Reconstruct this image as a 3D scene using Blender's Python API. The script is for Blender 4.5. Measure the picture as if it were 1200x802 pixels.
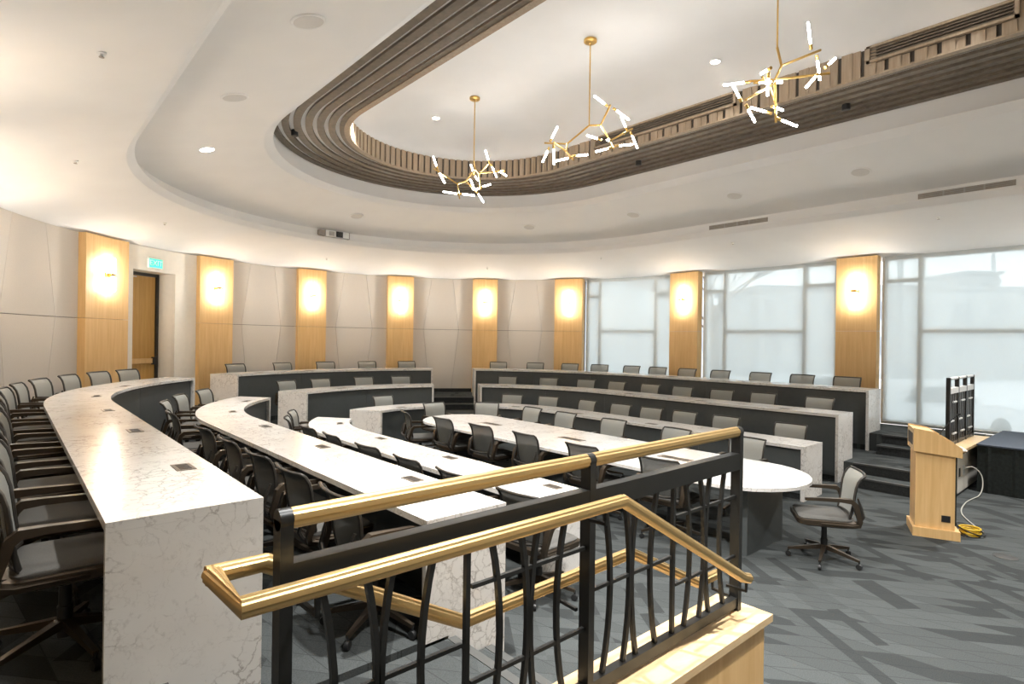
import bpy, bmesh, math, random
from math import sin, cos, pi, radians, degrees, asin, hypot, atan2, sqrt
from mathutils import Vector, Matrix
random.seed(7)
for o in list(bpy.data.objects): bpy.data.objects.remove(o)
scn = bpy.context.scene
COL = scn.collection

# ------------------------------------------------------------------ camera
CX, CY, HC = 6.0476, 7.9486, 2.1192          # camera sits at (-CX,-CY,HC); origin = centre of the room's back curve
TH, ROLL, FPX = 0.72283, 0.01428, 672.47
fw = Vector((sin(TH), cos(TH), 0)); rt = Vector((cos(TH), -sin(TH), 0)); up = Vector((0, 0, 1))
rt2 = rt*cos(ROLL) + up*sin(ROLL); up2 = up*cos(ROLL) - rt*sin(ROLL)
cam = bpy.data.objects.new('camera', bpy.data.cameras.new('camera')); COL.objects.link(cam)
m = Matrix(((rt2.x, up2.x, -fw.x, -CX), (rt2.y, up2.y, -fw.y, -CY), (rt2.z, up2.z, -fw.z, HC), (0, 0, 0, 1)))
cam.matrix_world = m
cam.data.sensor_width = 36; cam.data.lens = FPX/1200*36; cam.data.shift_y = -2.0/1200
cam.data.clip_start = .05; cam.data.clip_end = 300
scn.camera = cam
# ------------------------------------------------------------------ world, exposure
w = bpy.data.worlds.new('overcast_sky'); scn.world = w; w.use_nodes = True
bg = w.node_tree.nodes['Background']; bg.inputs[0].default_value = (.90, .95, 1, 1); bg.inputs[1].default_value = 1.12
vs = scn.view_settings; vs.view_transform = 'Standard'; vs.look = 'None'; vs.gamma = 1; vs.use_curve_mapping = False
vs.exposure = 1.38
DOWN_W = 30.0; SCONCE_E = 35.0; CHAND_E = 26.0

# ------------------------------------------------------------------ materials
MATS = {}
def newmat(n):
    mt = bpy.data.materials.new(n); mt.use_nodes = True; MATS[n] = mt
    nt = mt.node_tree; return mt, nt, nt.nodes['Principled BSDF']
def nd(nt, t, **kw):
    x = nt.nodes.new(t)
    for k, v in kw.items():
        if k.startswith('i_'): x.inputs[k[2:]].default_value = v
        else: setattr(x, k, v)
    return x
def ramp(nt, stops, fac):
    r = nt.nodes.new('ShaderNodeValToRGB'); e = r.color_ramp.elements
    e[0].position, e[0].color = stops[0][0], (*stops[0][1], 1)
    e[1].position, e[1].color = stops[-1][0], (*stops[-1][1], 1)
    for p, c in stops[1:-1]:
        q = e.new(p); q.color = (*c, 1)
    nt.links.new(fac, r.inputs[0]); return r
def pos(nt, scale=(1, 1, 1), rot=(0, 0, 0)):
    g = nt.nodes.new('ShaderNodeNewGeometry'); mp = nt.nodes.new('ShaderNodeMapping')
    mp.inputs['Scale'].default_value = scale; mp.inputs['Rotation'].default_value = rot
    nt.links.new(g.outputs['Position'], mp.inputs[0]); return mp.outputs[0]
def bump(nt, b, h, s=.2, d=.01):
    bn = nd(nt, 'ShaderNodeBump', i_Strength=s, i_Distance=d); nt.links.new(h, bn.inputs['Height']); nt.links.new(bn.outputs[0], b.inputs['Normal'])
def plain(n, c, rough=.5, metal=0, noise=.06, ns=12, spec=.5):
    mt, nt, b = newmat(n); b.inputs['Roughness'].default_value = rough; b.inputs['Metallic'].default_value = metal
    b.inputs['Specular IOR Level'].default_value = spec
    t = nd(nt, 'ShaderNodeTexNoise', i_Scale=ns, i_Detail=3.0); nt.links.new(pos(nt), t.inputs['Vector'])
    k = 1-noise; r = ramp(nt, [(.3, tuple(x*k for x in c)), (.7, tuple(min(1, x*(1+noise)) for x in c))], t.outputs[0])
    nt.links.new(r.outputs[0], b.inputs['Base Color']); return mt
def wood(n, c1, c2, scale=(14, 14, .7), rough=.4, spec=.4):
    mt, nt, b = newmat(n); b.inputs['Roughness'].default_value = rough; b.inputs['Specular IOR Level'].default_value = spec
    t = nd(nt, 'ShaderNodeTexNoise', i_Scale=1.6, i_Detail=6.0, i_Roughness=.6, i_Distortion=.6); nt.links.new(pos(nt, scale), t.inputs['Vector'])
    r = ramp(nt, [(.3, c1), (.7, c2)], t.outputs[0]); nt.links.new(r.outputs[0], b.inputs['Base Color'])
    bump(nt, b, t.outputs[0], .08, .002); return mt
def emit(n, c, s):
    mt, nt, b = newmat(n); nt.nodes.remove(b); e = nd(nt, 'ShaderNodeEmission'); e.inputs[0].default_value = (*c, 1); e.inputs[1].default_value = s
    t = nd(nt, 'ShaderNodeTexNoise', i_Scale=30.0); nt.links.new(pos(nt), t.inputs['Vector'])
    r = ramp(nt, [(0, tuple(x*.97 for x in c)), (1, c)], t.outputs[0]); nt.links.new(r.outputs[0], e.inputs[0])
    nt.links.new(e.outputs[0], nt.nodes['Material Output'].inputs[0]); return mt

def mat_quartz():
    mt, nt, b = newmat('quartz'); L = nt.links.new
    b.inputs['Roughness'].default_value = .16; b.inputs['Specular IOR Level'].default_value = .5
    p = pos(nt)
    wn = nd(nt, 'ShaderNodeTexNoise', i_Scale=2.2, i_Detail=7.0, i_Roughness=.65); L(p, wn.inputs['Vector'])
    mix = nd(nt, 'ShaderNodeVectorMath', operation='MULTIPLY_ADD'); mix.inputs[1].default_value = (.35, .35, .35)
    L(wn.outputs['Color'], mix.inputs[0]); L(p, mix.inputs[2])
    def vein(scale, width, mscale, mlo, mhi):
        v = nd(nt, 'ShaderNodeTexVoronoi', feature='DISTANCE_TO_EDGE', i_Scale=scale); L(mix.outputs[0], v.inputs['Vector'])
        r = ramp(nt, [(0, (1, 1, 1)), (width, (0, 0, 0))], v.outputs['Distance'])
        k = nd(nt, 'ShaderNodeTexNoise', i_Scale=mscale, i_Detail=5.0, i_Roughness=.75); L(p, k.inputs['Vector'])
        kr = ramp(nt, [(mlo, (0, 0, 0)), (mhi, (1, 1, 1))], k.outputs[0])
        q = nd(nt, 'ShaderNodeMath', operation='MULTIPLY'); L(r.outputs[0], q.inputs[0]); L(kr.outputs[0], q.inputs[1]); return q
    a = vein(12.0, .075, 2.6, .44, .58); c = vein(24.0, .09, 9, .48, .68)
    s = nd(nt, 'ShaderNodeMath', operation='MULTIPLY_ADD'); s.inputs[1].default_value = .45; L(c.outputs[0], s.inputs[0]); L(a.outputs[0], s.inputs[2])
    s.use_clamp = True
    fac = nd(nt, 'ShaderNodeMath', operation='MULTIPLY'); fac.inputs[1].default_value = .62; L(s.outputs[0], fac.inputs[0])
    cl = nd(nt, 'ShaderNodeTexNoise', i_Scale=3.0, i_Detail=4.0); L(p, cl.inputs['Vector'])
    base = ramp(nt, [(.3, (.71, .68, .64)), (.7, (.775, .75, .71))], cl.outputs[0])
    mx = nd(nt, 'ShaderNodeMix', data_type='RGBA'); mx.inputs[7].default_value = (.22, .185, .15, 1)
    L(fac.outputs[0], mx.inputs[0]); L(base.outputs[0], mx.inputs[6]); L(mx.outputs[2], b.inputs['Base Color'])
mat_quartz()
def mat_carpet(name, dark, light, line):
    mt, nt, b = newmat(name); L = nt.links.new
    b.inputs['Roughness'].default_value = .95; b.inputs['Specular IOR Level'].default_value = .1
    g = nt.nodes.new('ShaderNodeNewGeometry')
    wv = nd(nt, 'ShaderNodeTexNoise', i_Scale=.25, i_Detail=0.0); L(g.outputs['Position'], wv.inputs['Vector'])
    floors = []; lines = []
    for ang, sp, off in ((50, .15, .0), (84, .19, .13), (126, .10, .4), (38, .55, .2)):
        a = radians(ang)
        d = nd(nt, 'ShaderNodeVectorMath', operation='DOT_PRODUCT'); d.inputs[1].default_value = (sin(a)/sp, cos(a)/sp, 0); L(g.outputs['Position'], d.inputs[0])
        ad = nd(nt, 'ShaderNodeMath', operation='MULTIPLY_ADD'); ad.inputs[1].default_value = .9/sp*.2; L(wv.outputs[0], ad.inputs[0]); L(d.outputs['Value'], ad.inputs[2])
        f = nd(nt, 'ShaderNodeMath', operation='FLOOR'); L(ad.outputs[0], f.inputs[0]); floors.append(f)
        fr = nd(nt, 'ShaderNodeMath', operation='FRACT'); L(ad.outputs[0], fr.inputs[0])
        lt = nd(nt, 'ShaderNodeMath', operation='LESS_THAN'); lt.inputs[1].default_value = .006/sp; L(fr.outputs[0], lt.inputs[0]); lines.append(lt)
    def cell(i, j, z):
        cb = nd(nt, 'ShaderNodeCombineXYZ'); L(floors[i].outputs[0], cb.inputs[0]); L(floors[j].outputs[0], cb.inputs[1]); cb.inputs[2].default_value = z
        wn = nd(nt, 'ShaderNodeTexWhiteNoise', noise_dimensions='3D'); L(cb.outputs[0], wn.inputs['Vector']); return wn.outputs['Value']
    md = tuple(x*.45+y*.55 for x, y in zip(dark, light))
    r1 = ramp(nt, [(0, dark), (.22, md), (.5, tuple(y*.9 for y in light)), (1, light)], cell(0, 1, 0)); r1.color_ramp.interpolation = 'CONSTANT'
    r2 = ramp(nt, [(0, dark), (.5, md), (1, light)], cell(2, 3, 5)); r2.color_ramp.interpolation = 'CONSTANT'
    pick = nd(nt, 'ShaderNodeMath', operation='LESS_THAN'); pick.inputs[1].default_value = .22; L(cell(2, 3, 9), pick.inputs[0])
    r = nd(nt, 'ShaderNodeMix', data_type='RGBA'); L(pick.outputs[0], r.inputs[0]); L(r1.outputs[0], r.inputs[6]); L(r2.outputs[0], r.inputs[7])
    fz = nd(nt, 'ShaderNodeTexNoise', i_Scale=160.0, i_Detail=2.0); L(g.outputs['Position'], fz.inputs['Vector'])
    fr = ramp(nt, [(.3, (.78, .78, .78)), (.7, (1.18, 1.18, 1.18))], fz.outputs[0])
    mu = nd(nt, 'ShaderNodeMix', data_type='RGBA', blend_type='MULTIPLY'); mu.inputs[0].default_value = 1; L(r.outputs[2], mu.inputs[6]); L(fr.outputs[0], mu.inputs[7])
    mxl = nd(nt, 'ShaderNodeMath', operation='MAXIMUM'); L(lines[0].outputs[0], mxl.inputs[0]); L(lines[1].outputs[0], mxl.inputs[1])
    m3 = nd(nt, 'ShaderNodeMath', operation='MULTIPLY'); m3.inputs[1].default_value = .6; L(mxl.outputs[0], m3.inputs[0])
    fin = nd(nt, 'ShaderNodeMix', data_type='RGBA'); fin.inputs[7].default_value = (*line, 1); L(m3.outputs[0], fin.inputs[0]); L(mu.outputs[2], fin.inputs[6])
    L(fin.outputs[2], b.inputs['Base Color']); bump(nt, b, fz.outputs[0], .35, .004)
mat_carpet('carpet', (.042, .0455, .045), (.084, .091, .0895), (.028, .030, .031))
plain('riser', (.022, .024, .024), .85, noise=.4, ns=40)  # on step risers, the carpet's shade is put into this near-black
plain('nosing', (.075, .075, .07), .6)
plain('ceiling_paint', (.885, .875, .86), .75, noise=.015, ns=2)
plain('wall_paint', (.84, .79, .70), .7, noise=.02)
plain('fabric_panel', (.66, .605, .54), .92, noise=.035, ns=90, spec=.15)
plain('wall_gap', (.10, .085, .07), .9)
plain('outer_wall', (.55, .53, .5), .9)
plain('dark_panel', (.075, .083, .083), .45, noise=.05)
plain('under_desk', (.03, .03, .03), .7)
plain('black_metal', (.012, .012, .011), .4, .0, spec=.5)
plain('black_plastic', (.018, .018, .018), .45)
plain('bronze', (.085, .064, .045), .38, .7)
plain('frame_dark', (.045, .04, .034), .4, .3)
plain('brass', (.72, .47, .16), .28, 1)
plain('gold', (.68, .48, .22), .42, 1, noise=.03, ns=3)
plain('outlet_bronze', (.20, .165, .13), .45, .5)
plain('outlet_dark', (.05, .042, .035), .5, .3)
plain('alu', (.66, .655, .63), .5, .1)
plain('white_plastic', (.8, .8, .78), .4)
plain('speaker_grille', (.70, .68, .65), .8, noise=.1, ns=300)
plain('vent_metal', (.33, .29, .25), .6)
plain('grey_plastic', (.42, .41, .39), .5)
plain('stage_black', (.012, .016, .014), .9, noise=.4, ns=25)
plain('stage_carpet', (.075, .09, .115), .95, noise=.3, ns=60)
plain('yellow_cable', (.75, .48, .03), .45)
plain('cable_grey', (.5, .48, .42), .5)
plain('blue_carpet', (.10, .13, .16), .95, noise=.25, ns=60)
plain('sign_white', (.85, .9, .86), .5)
plain('building_wall', (.50, .52, .53), .9, noise=.08, ns=.6)
plain('building_dark', (.40, .42, .44), .9, noise=.08, ns=.6)
plain('snow', (.85, .87, .9), .8)
plain('bark', (.16, .13, .11), .9)
plain('car_paint', (.75, .77, .8), .3)
plain('car_glass', (.12, .14, .16), .2)
wood('maple', (.70, .43, .175), (.81, .54, .25))
wood('maple_cap', (.64, .44, .23), (.74, .55, .32), (5, 14, 14))
wood('door_wood', (.52, .29, .075), (.64, .38, .12))
wood('baffle_wood', (.135, .105, .075), (.225, .18, .135), (6, 6, 14), .5)
wood('board_wood', (.34, .255, .175), (.46, .36, .26), (18, 18, 1.2), .5)
emit('lamp_glow', (1, .965, .90), SCONCE_E); emit('bulb_glow', (1, .985, .96), CHAND_E); emit('can_glow', (1, .90, .76), 14.0)
emit('exit_glow', (.07, .62, .38), 1.0)
def seethrough(n, c, f, rough=.8):
    mt, nt, b = newmat(n); b.inputs['Roughness'].default_value = rough; b.inputs['Specular IOR Level'].default_value = .2
    t = nd(nt, 'ShaderNodeTexNoise', i_Scale=220.0); nt.links.new(pos(nt), t.inputs['Vector'])
    r = ramp(nt, [(.3, tuple(x*.93 for x in c)), (.7, tuple(min(1, x*1.05) for x in c))], t.outputs[0]); nt.links.new(r.outputs[0], b.inputs['Base Color'])
    tr = nd(nt, 'ShaderNodeBsdfTransparent'); mx = nd(nt, 'ShaderNodeMixShader'); mx.inputs[0].default_value = f
    nt.links.new(b.outputs[0], mx.inputs[1]); nt.links.new(tr.outputs[0], mx.inputs[2]); nt.links.new(mx.outputs[0], nt.nodes['Material Output'].inputs[0]); return mt
seethrough('chair_mesh', (.40, .40, .365), .22)
seethrough('chair_mesh_back', (.055, .055, .05), .42)
plain('chair_fabric', (.125, .12, .11), .9, noise=.12, ns=250, spec=.15)
def mat_shade():
    mt, nt, b = newmat('shade_cloth'); L = nt.links.new
    p = pos(nt, (1, 40, 400)); t = nd(nt, 'ShaderNodeTexNoise', i_Scale=3.0); L(p, t.inputs['Vector'])
    r = ramp(nt, [(.3, (.80, .82, .81)), (.7, (.88, .90, .89))], t.outputs[0])
    L(r.outputs[0], b.inputs['Base Color']); b.inputs['Roughness'].default_value = .9; b.inputs['Specular IOR Level'].default_value = .1
    tl = nd(nt, 'ShaderNodeBsdfTranslucent'); L(r.outputs[0], tl.inputs[0])
    m1 = nd(nt, 'ShaderNodeMixShader'); m1.inputs[0].default_value = .55; L(b.outputs[0], m1.inputs[1]); L(tl.outputs[0], m1.inputs[2])
    tr = nd(nt, 'ShaderNodeBsdfTransparent'); m2 = nd(nt, 'ShaderNodeMixShader'); m2.inputs[0].default_value = .42
    L(m1.outputs[0], m2.inputs[1]); L(tr.outputs[0], m2.inputs[2]); L(m2.outputs[0], nt.nodes['Material Output'].inputs[0])
mat_shade()
def mat_glass():
    mt, nt, b = newmat('window_glass'); L = nt.links.new
    t = nd(nt, 'ShaderNodeTexNoise', i_Scale=1.0); L(pos(nt), t.inputs['Vector'])
    r = ramp(nt, [(0, (.95, .98, .97)), (1, (.97, 1, .99))], t.outputs[0])
    tr = nd(nt, 'ShaderNodeBsdfTransparent'); L(r.outputs[0], tr.inputs[0]); gl = nd(nt, 'ShaderNodeBsdfGlossy', i_Roughness=.02)
    fz = nd(nt, 'ShaderNodeFresnel', i_IOR=1.3); mx = nd(nt, 'ShaderNodeMixShader')
    L(fz.outputs[0], mx.inputs[0]); L(tr.outputs[0], mx.inputs[1]); L(gl.outputs[0], mx.inputs[2]); L(mx.outputs[0], nt.nodes['Material Output'].inputs[0]); nt.nodes.remove(b)
mat_glass()

# ------------------------------------------------------------------ mesh helpers
class MB:
    def __init__(s): s.v = []; s.f = []
    def add(s, vs, fs):
        k = len(s.v); s.v += [tuple(q) for q in vs]; s.f += [tuple(i+k for i in f) for f in fs]; return s
    def box(s, c, d, M=None):
        x, y, z = c; a, b_, h = d[0]/2, d[1]/2, d[2]/2
        vs = [Vector((x+i*a, y+j*b_, z+k*h)) for i in (-1, 1) for j in (-1, 1) for k in (-1, 1)]
        if M: vs = [M @ q for q in vs]
        return s.add(vs, [(0, 1, 3, 2), (4, 6, 7, 5), (0, 4, 5, 1), (2, 3, 7, 6), (0, 2, 6, 4), (1, 5, 7, 3)])
    def tube(s, pts, r, n=8, caps=True, flat=None):
        pts = [Vector(p) for p in pts]; rs = r if isinstance(r, (list, tuple)) else [r]*len(pts)
        up_ = None; rings = []
        for i, p in enumerate(pts):
            d = (pts[min(i+1, len(pts)-1)]-pts[max(i-1, 0)]).normalized()
            if up_ is None:
                up_ = Vector((0, 0, 1)) if abs(d.z) < .9 else Vector((1, 0, 0))
            a = (up_-d*up_.dot(d)).normalized(); up_ = a; b_ = d.cross(a)
            k = 1.0
            if 0 < i < len(pts)-1:
                d1 = (p-pts[i-1]).normalized(); d2 = (pts[i+1]-p).normalized(); c_ = sqrt(max(.25, (1+d1.dot(d2))/2)); k = 1/c_
            if flat:
                ring = [p+a*(fa*rs[i])+b_*(fb*rs[i]) for fa, fb in flat]
            else:
                ring = [p+(a*cos(2*pi*j/n)+b_*sin(2*pi*j/n))*rs[i] for j in range(n)]
            rings.append(ring)
        n = len(rings[0]); vs = [q for rg in rings for q in rg]; fs = []
        for i in range(len(rings)-1):
            for j in range(n):
                j2 = (j+1) % n; fs.append((i*n+j, i*n+j2, (i+1)*n+j2, (i+1)*n+j))
        if caps: fs.append(tuple(range(n-1, -1, -1))); fs.append(tuple((len(rings)-1)*n+j for j in range(n)))
        return s.add(vs, fs)
    def lathe(s, prof, c=(0, 0, 0), n=20):
        vs = []; fs = []
        for r, z in prof:
            for j in range(n): vs.append((c[0]+r*cos(2*pi*j/n), c[1]+r*sin(2*pi*j/n), c[2]+z))
        for i in range(len(prof)-1):
            for j in range(n): j2 = (j+1) % n; fs.append((i*n+j, i*n+j2, (i+1)*n+j2, (i+1)*n+j))
        fs.append(tuple(range(n-1, -1, -1))); fs.append(tuple((len(prof)-1)*n+j for j in range(n)))
        return s.add(vs, fs)
    def prism(s, poly, o, ex, ey, ez):
        """poly in (a,b) plane: point = o + a*ex + b*ey, extruded by vector ez"""
        o, ex, ey, ez = map(Vector, (o, ex, ey, ez)); n = len(poly)
        vs = [o+ex*a+ey*b_ for a, b_ in poly]; vs += [q+ez for q in vs]
        fs = [tuple(range(n-1, -1, -1)), tuple(range(n, 2*n))]+[(i, (i+1) % n, n+(i+1) % n, n+i) for i in range(n)]
        return s.add(vs, fs)
    def build(s, name, mat, parent=None, smooth=False, M=None):
        me = bpy.data.meshes.new(name); me.from_pydata(s.v, [], s.f); me.update()
        bm = bmesh.new(); bm.from_mesh(me); bmesh.ops.recalc_face_normals(bm, faces=bm.faces); bm.to_mesh(me); bm.free()
        me.materials.append(MATS[mat])
        if smooth:
            me.polygons.foreach_set('use_smooth', [True]*len(me.polygons))
            me.set_sharp_from_angle(angle=radians(smooth if smooth is not True else 40))
        o = bpy.data.objects.new(name, me); COL.objects.link(o)
        if parent: o.parent = parent
        if M is not None: o.matrix_local = M
        return o
def empty(name, loc=(0, 0, 0), rz=0):
    o = bpy.data.objects.new(name, None); COL.objects.link(o); o.location = loc; o.rotation_euler = (0, 0, rz); o.empty_display_size = .1; return o
def tag(o, label, cat, group=None):
    o['label'] = label; o['category'] = cat
    if group: o['group'] = group
    return o
def struct(o, label=None):
    o['kind'] = 'structure'
    if label: o['label'] = label
    return o
def copy_tree(o, parent=None):
    c = o.copy(); COL.objects.link(c); c.parent = parent
    for ch in o.children: copy_tree(ch, c)
    return c

# ------------------------------------------------------------------ the U-shaped (stadium) geometry shared by room, desks, ceiling
def pt(kind, v, r):
    if kind == 'L': return (-r, v)
    if kind == 'R': return (r, v)
    a = radians(v); return (r*cos(a), r*sin(a))
def ang(e, r): return e[1]+degrees(asin(max(-1, min(1, e[2]/r)))) if len(e) > 2 else e[1]
def section(st, en, da=3.0, dy=6.0):
    def f(r):
        out = []
        if st[0] == 'R':
            n = max(1, math.ceil(abs(en[1]-st[1])/dy)); return [pt('R', st[1]+(en[1]-st[1])*i/n, r) for i in range(n+1)]
        if st[0] == 'L' and en[0] == 'L':
            n = max(1, math.ceil(abs(en[1]-st[1])/dy)); return [pt('L', st[1]+(en[1]-st[1])*i/n, r) for i in range(n+1)]
        a0, a1 = 180.0, 0.0; a0n, a1n = 180.0, 0.0
        if st[0] == 'L':
            n = max(1, math.ceil(abs(st[1])/dy)); out += [pt('L', st[1]*(1-i/n), r) for i in range(n)]
        else: a0 = ang(st, r); a0n = st[1]
        if en[0] == 'A': a1 = ang(en, r); a1n = en[1]
        na = max(2, math.ceil((a0n-a1n)/da)); out += [pt('A', a0+(a1-a0)*i/na, r) for i in range(na+1)]
        if en[0] == 'R':
            n = max(1, math.ceil(abs(en[1])/dy)); out += [pt('R', en[1]*(i+1)/n, r) for i in range(n)]
        return out
    return f
def sweep(prof, sec, closed=True, caps=True, mb=None):
    mb = mb or MB(); cols = [[(x, y, z) for x, y in sec(r)] for r, z in prof]; n = len(cols[0]); k = len(prof)
    vs = [q for c in cols for q in c]; fs = []
    for j in range(k if closed else k-1):
        j2 = (j+1) % k
        for i in range(n-1): fs.append((j*n+i, j*n+i+1, j2*n+i+1, j2*n+i))
    if closed and caps: fs.append(tuple(j*n for j in range(k))); fs.append(tuple(j*n+n-1 for j in range(k-1, -1, -1)))
    return mb.add(vs, fs)
def s2e(s, r):        # arc length along radius r (0 = start of the back curve on the left) -> end tuple
    if s < 0: return ('L', s)
    if s <= pi*r: return ('A', 180-degrees(s/r))
    return ('R', -(s-pi*r))
def e2s(e, r):
    if e[0] == 'L': return e[1]
    if e[0] == 'A': return radians(180-ang(e, r))*r
    return pi*r-e[1]
def place(s, r):      # point and outward angle at arc length s
    e = s2e(s, r); x, y = pt(e[0], e[1], r)
    a = pi if e[0] == 'L' else 0.0 if e[0] == 'R' else radians(e[1])
    return x, y, a

T = .3026
RW = 6.74
FRONT = -11.0
# ------------------------------------------------------------------ floor and tiers
fl = MB().box((0, -1.5, -.1), (14.6, 19.4, .2)).build('floor', 'carpet'); struct(fl, 'grey patterned carpet of the main floor')
RISE = (3.47, 3.80, 4.89, 5.17)
t1 = struct(sweep([(3.80, .001), (5.17, .001), (5.17, T), (3.80, T)], section(('L', -5.03), ('R', -5.93))).build('floor_middle_tier', 'carpet'), 'grey carpet of the middle tier')
t2 = struct(sweep([(5.17, .001), (6.72, .001), (6.72, 2*T), (5.17, 2*T)], section(('L', -5.03), ('R', -5.93))).build('floor_upper_tier', 'carpet'), 'grey carpet of the upper tier by the wall')
t3 = struct(MB().box((-5.5, -8.72, T), (2.44, 4.54, 2*T-.002)).build('floor_landing', 'carpet'), 'grey carpet landing behind the railing')
MB().box((-6.12, -5.76, T), (1.20, 1.34, 2*T-.002)).build('tier_end', 'carpet', t2)
MB().box((-4.75, -5.765, T/2), (1.54, 1.335, T-.002)).build('tier_end', 'carpet', t1)
AISLES = [(('A', 126, .545), ('A', 126, -.545), 'rear left aisle'), (('A', 57.5, .525), ('A', 57.5, -.525), 'rear aisle'),
          (('L', -6.30), ('L', -5.10), 'stairs beside the railing'), (('R', -4.80), ('R', -5.78), 'stairs beside the lectern')]
k = 0
for a0, a1, nm in AISLES:
    sc = section(a0, a1)
    lf_ = a0[0] == 'L'
    for (r0, r1, z0, z1) in ((3.69, 3.98, .001, T/2), (5.22, 5.52, T+.001, T*1.5)) if lf_ else ((3.47, 3.80, .001, T/2), (4.89, 5.17, T+.001, T*1.5)):
        k += 1
        st = struct(sweep([(r0, z0), (r1-.002, z0), (r1-.002, z1), (r0, z1)], sc).build('trim_%d' % k, 'carpet'), 'carpeted step in the %s' % nm)
        sweep([(r0-.006, z0), (r0-.001, z0), (r0-.001, z1-.022), (r0-.006, z1-.022)], sc).build('riser', 'riser', st)
        sweep([(r0-.018, z1-.02), (r0+.04, z1-.02), (r0+.04, z1+.004), (r0-.018, z1+.004)], sc).build('nosing', 'nosing', st)
    for r0, z0, z1, par in ((3.98 if lf_ else 3.80, T/2, T, t1), (5.52 if lf_ else 5.17, T*1.5, 2*T, t2)):
        sweep([(r0-.006, z0), (r0-.001, z0), (r0-.001, z1-.022), (r0-.006, z1-.022)], sc).build('riser', 'riser', par)
        sweep([(r0-.018, z1-.02), (r0+.04, z1-.02), (r0+.04, z1+.004), (r0-.018, z1+.004)], sc).build('nosing', 'nosing', par)
# stage platform at the right
sg = empty('stage_platform', (5.68, -8.56, 0)); tag(sg, 'black draped platform with dark carpet top at the right edge behind the lectern', 'platform')
MB().box((0, 0, .34), (2.08, 4.78, .68)).build('skirt', 'stage_black', sg)
MB().box((-.003, 0, .69), (2.10, 4.80, .02)).build('deck', 'stage_carpet', sg)
for i in range(16):
    MB().prism([(0, 0), (.035, .02), (.07, 0)], (-1.041, 2.3-.3*i, .005), (0, -1, 0), (-1, 0, 0), (0, 0, .66)).build('fold', 'stage_black', sg)

# ------------------------------------------------------------------ walls
ZC = 3.87
def zper(r): return 3.88+(6.72-r)*.27
wl = struct(sweep([(6.80, 0), (7.0, 0), (7.0, 4.2), (6.80, 4.2)], section(('L', FRONT), ('A', 130.2))).build('wall_left', 'wall_gap'), 'curved side wall backing')
wb = struct(sweep([(6.80, 0), (7.0, 0), (7.0, 4.2), (6.80, 4.2)], section(('A', 119.6), ('A', 24.9))).build('wall_back', 'wall_gap'), 'curved back wall backing')
wf = struct(MB().box((0, FRONT-.1, 3.2), (14.4, .2, 6.4)).build('wall_front', 'wall_paint'), 'plain front wall')
wr = struct(MB().box((6.97, -7.6, .29), (.2, 6.8, .58)).box((6.97, -1.9, .29), (.2, 4.5, .58)).build('wall_right', 'wall_paint'), 'low upstand under the windows')
# door bay, painted
db = struct(sweep([(6.70, .6), (6.80, .6), (6.80, ZC), (6.70, ZC)], section(('A', 131.0), ('A', 129.0))).build('wall_door_bay', 'wall_paint'), 'cream painted wall around the door')
sweep([(6.70, .6), (6.80, .6), (6.80, ZC), (6.70, ZC)], section(('A', 120.4), ('A', 115.9))).build('wall_piece', 'wall_paint', db)
sweep([(6.70, 3.40), (6.80, 3.40), (6.80, ZC), (6.70, ZC)], section(('A', 129.0), ('A', 120.4))).build('lintel', 'wall_paint', db)
def quad_wall(p0, p1, z0, z1, th, name, mat, parent):
    d = Vector((p1[0]-p0[0], p1[1]-p0[1], 0)); n = Vector((d.y, -d.x, 0)).normalized()
    return MB().prism([(0, z0), (1, z0), (1, z1), (0, z1)], (p0[0], p0[1], 0), d, (0, 0, 1), n*th).build(name, mat, parent)
pA, pB = pt('A', 129.0, 6.79), pt('A', 120.4, 6.79); ax = Vector((cos(radians(124.7)), sin(radians(124.7)), 0)); DEP = .36
qA = (pA[0]+ax.x*DEP, pA[1]+ax.y*DEP); qB = (pB[0]+ax.x*DEP, pB[1]+ax.y*DEP)
quad_wall(qB, pB, .6, 3.40, -.08, 'jamb', 'wall_paint', db); quad_wall(pA, qA, .6, 3.40, -.08, 'jamb', 'wall_paint', db)
MB().prism([(0, 0), (1, 0), (1, 1), (0, 1)], (pA[0], pA[1], 3.40), (pB[0]-pA[0], pB[1]-pA[1], 0), (ax.x*DEP, ax.y*DEP, 0), (0, 0, .06)).build('soffit', 'wall_paint', db)
MB().prism([(0, 0), (1, 0), (1, 1), (0, 1)], (pA[0], pA[1], .58), (pB[0]-pA[0], pB[1]-pA[1], 0), (ax.x*DEP*1.3, ax.y*DEP*1.3, 0), (0, 0, .025)).build('threshold', 'carpet', db)
# door 1
dv = Vector((qB[0]-qA[0], qB[1]-qA[1], 0)); dw = dv.length; dv.normalize()
dr = empty('door_1', (qA[0], qA[1], .605), atan2(dv.y, dv.x)); struct(dr, 'tall amber wooden door with dark frame and push bar')
HD = 2.795
MB().box((.03, .02, HD/2), (.06, .1, HD)).box((dw-.03, .02, HD/2), (.06, .1, HD)).box((dw/2, .02, HD-.03), (dw, .1, .06)).build('frame', 'frame_dark', dr)
lf = MB().box((dw/2, .03, HD/2-.03), (dw-.125, .05, HD-.07)).build('leaf', 'door_wood', dr)
MB().box((dw/2, -.035, .98), (dw-.16, .06, .10)).box((dw-.12, -.035, .98), (.09, .07, .15)).build('push_bar', 'maple', lf)
MB().box((dw-.12, -.06, .98), (.10, .06, .16)).build('latch_box', 'black_plastic', lf)
MB().box((.22, -.02, HD-.13), (.26, .06, .07)).box((.3, -.05, HD-.10), (.3, .02, .02)).build('closer', 'alu', lf)
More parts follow.
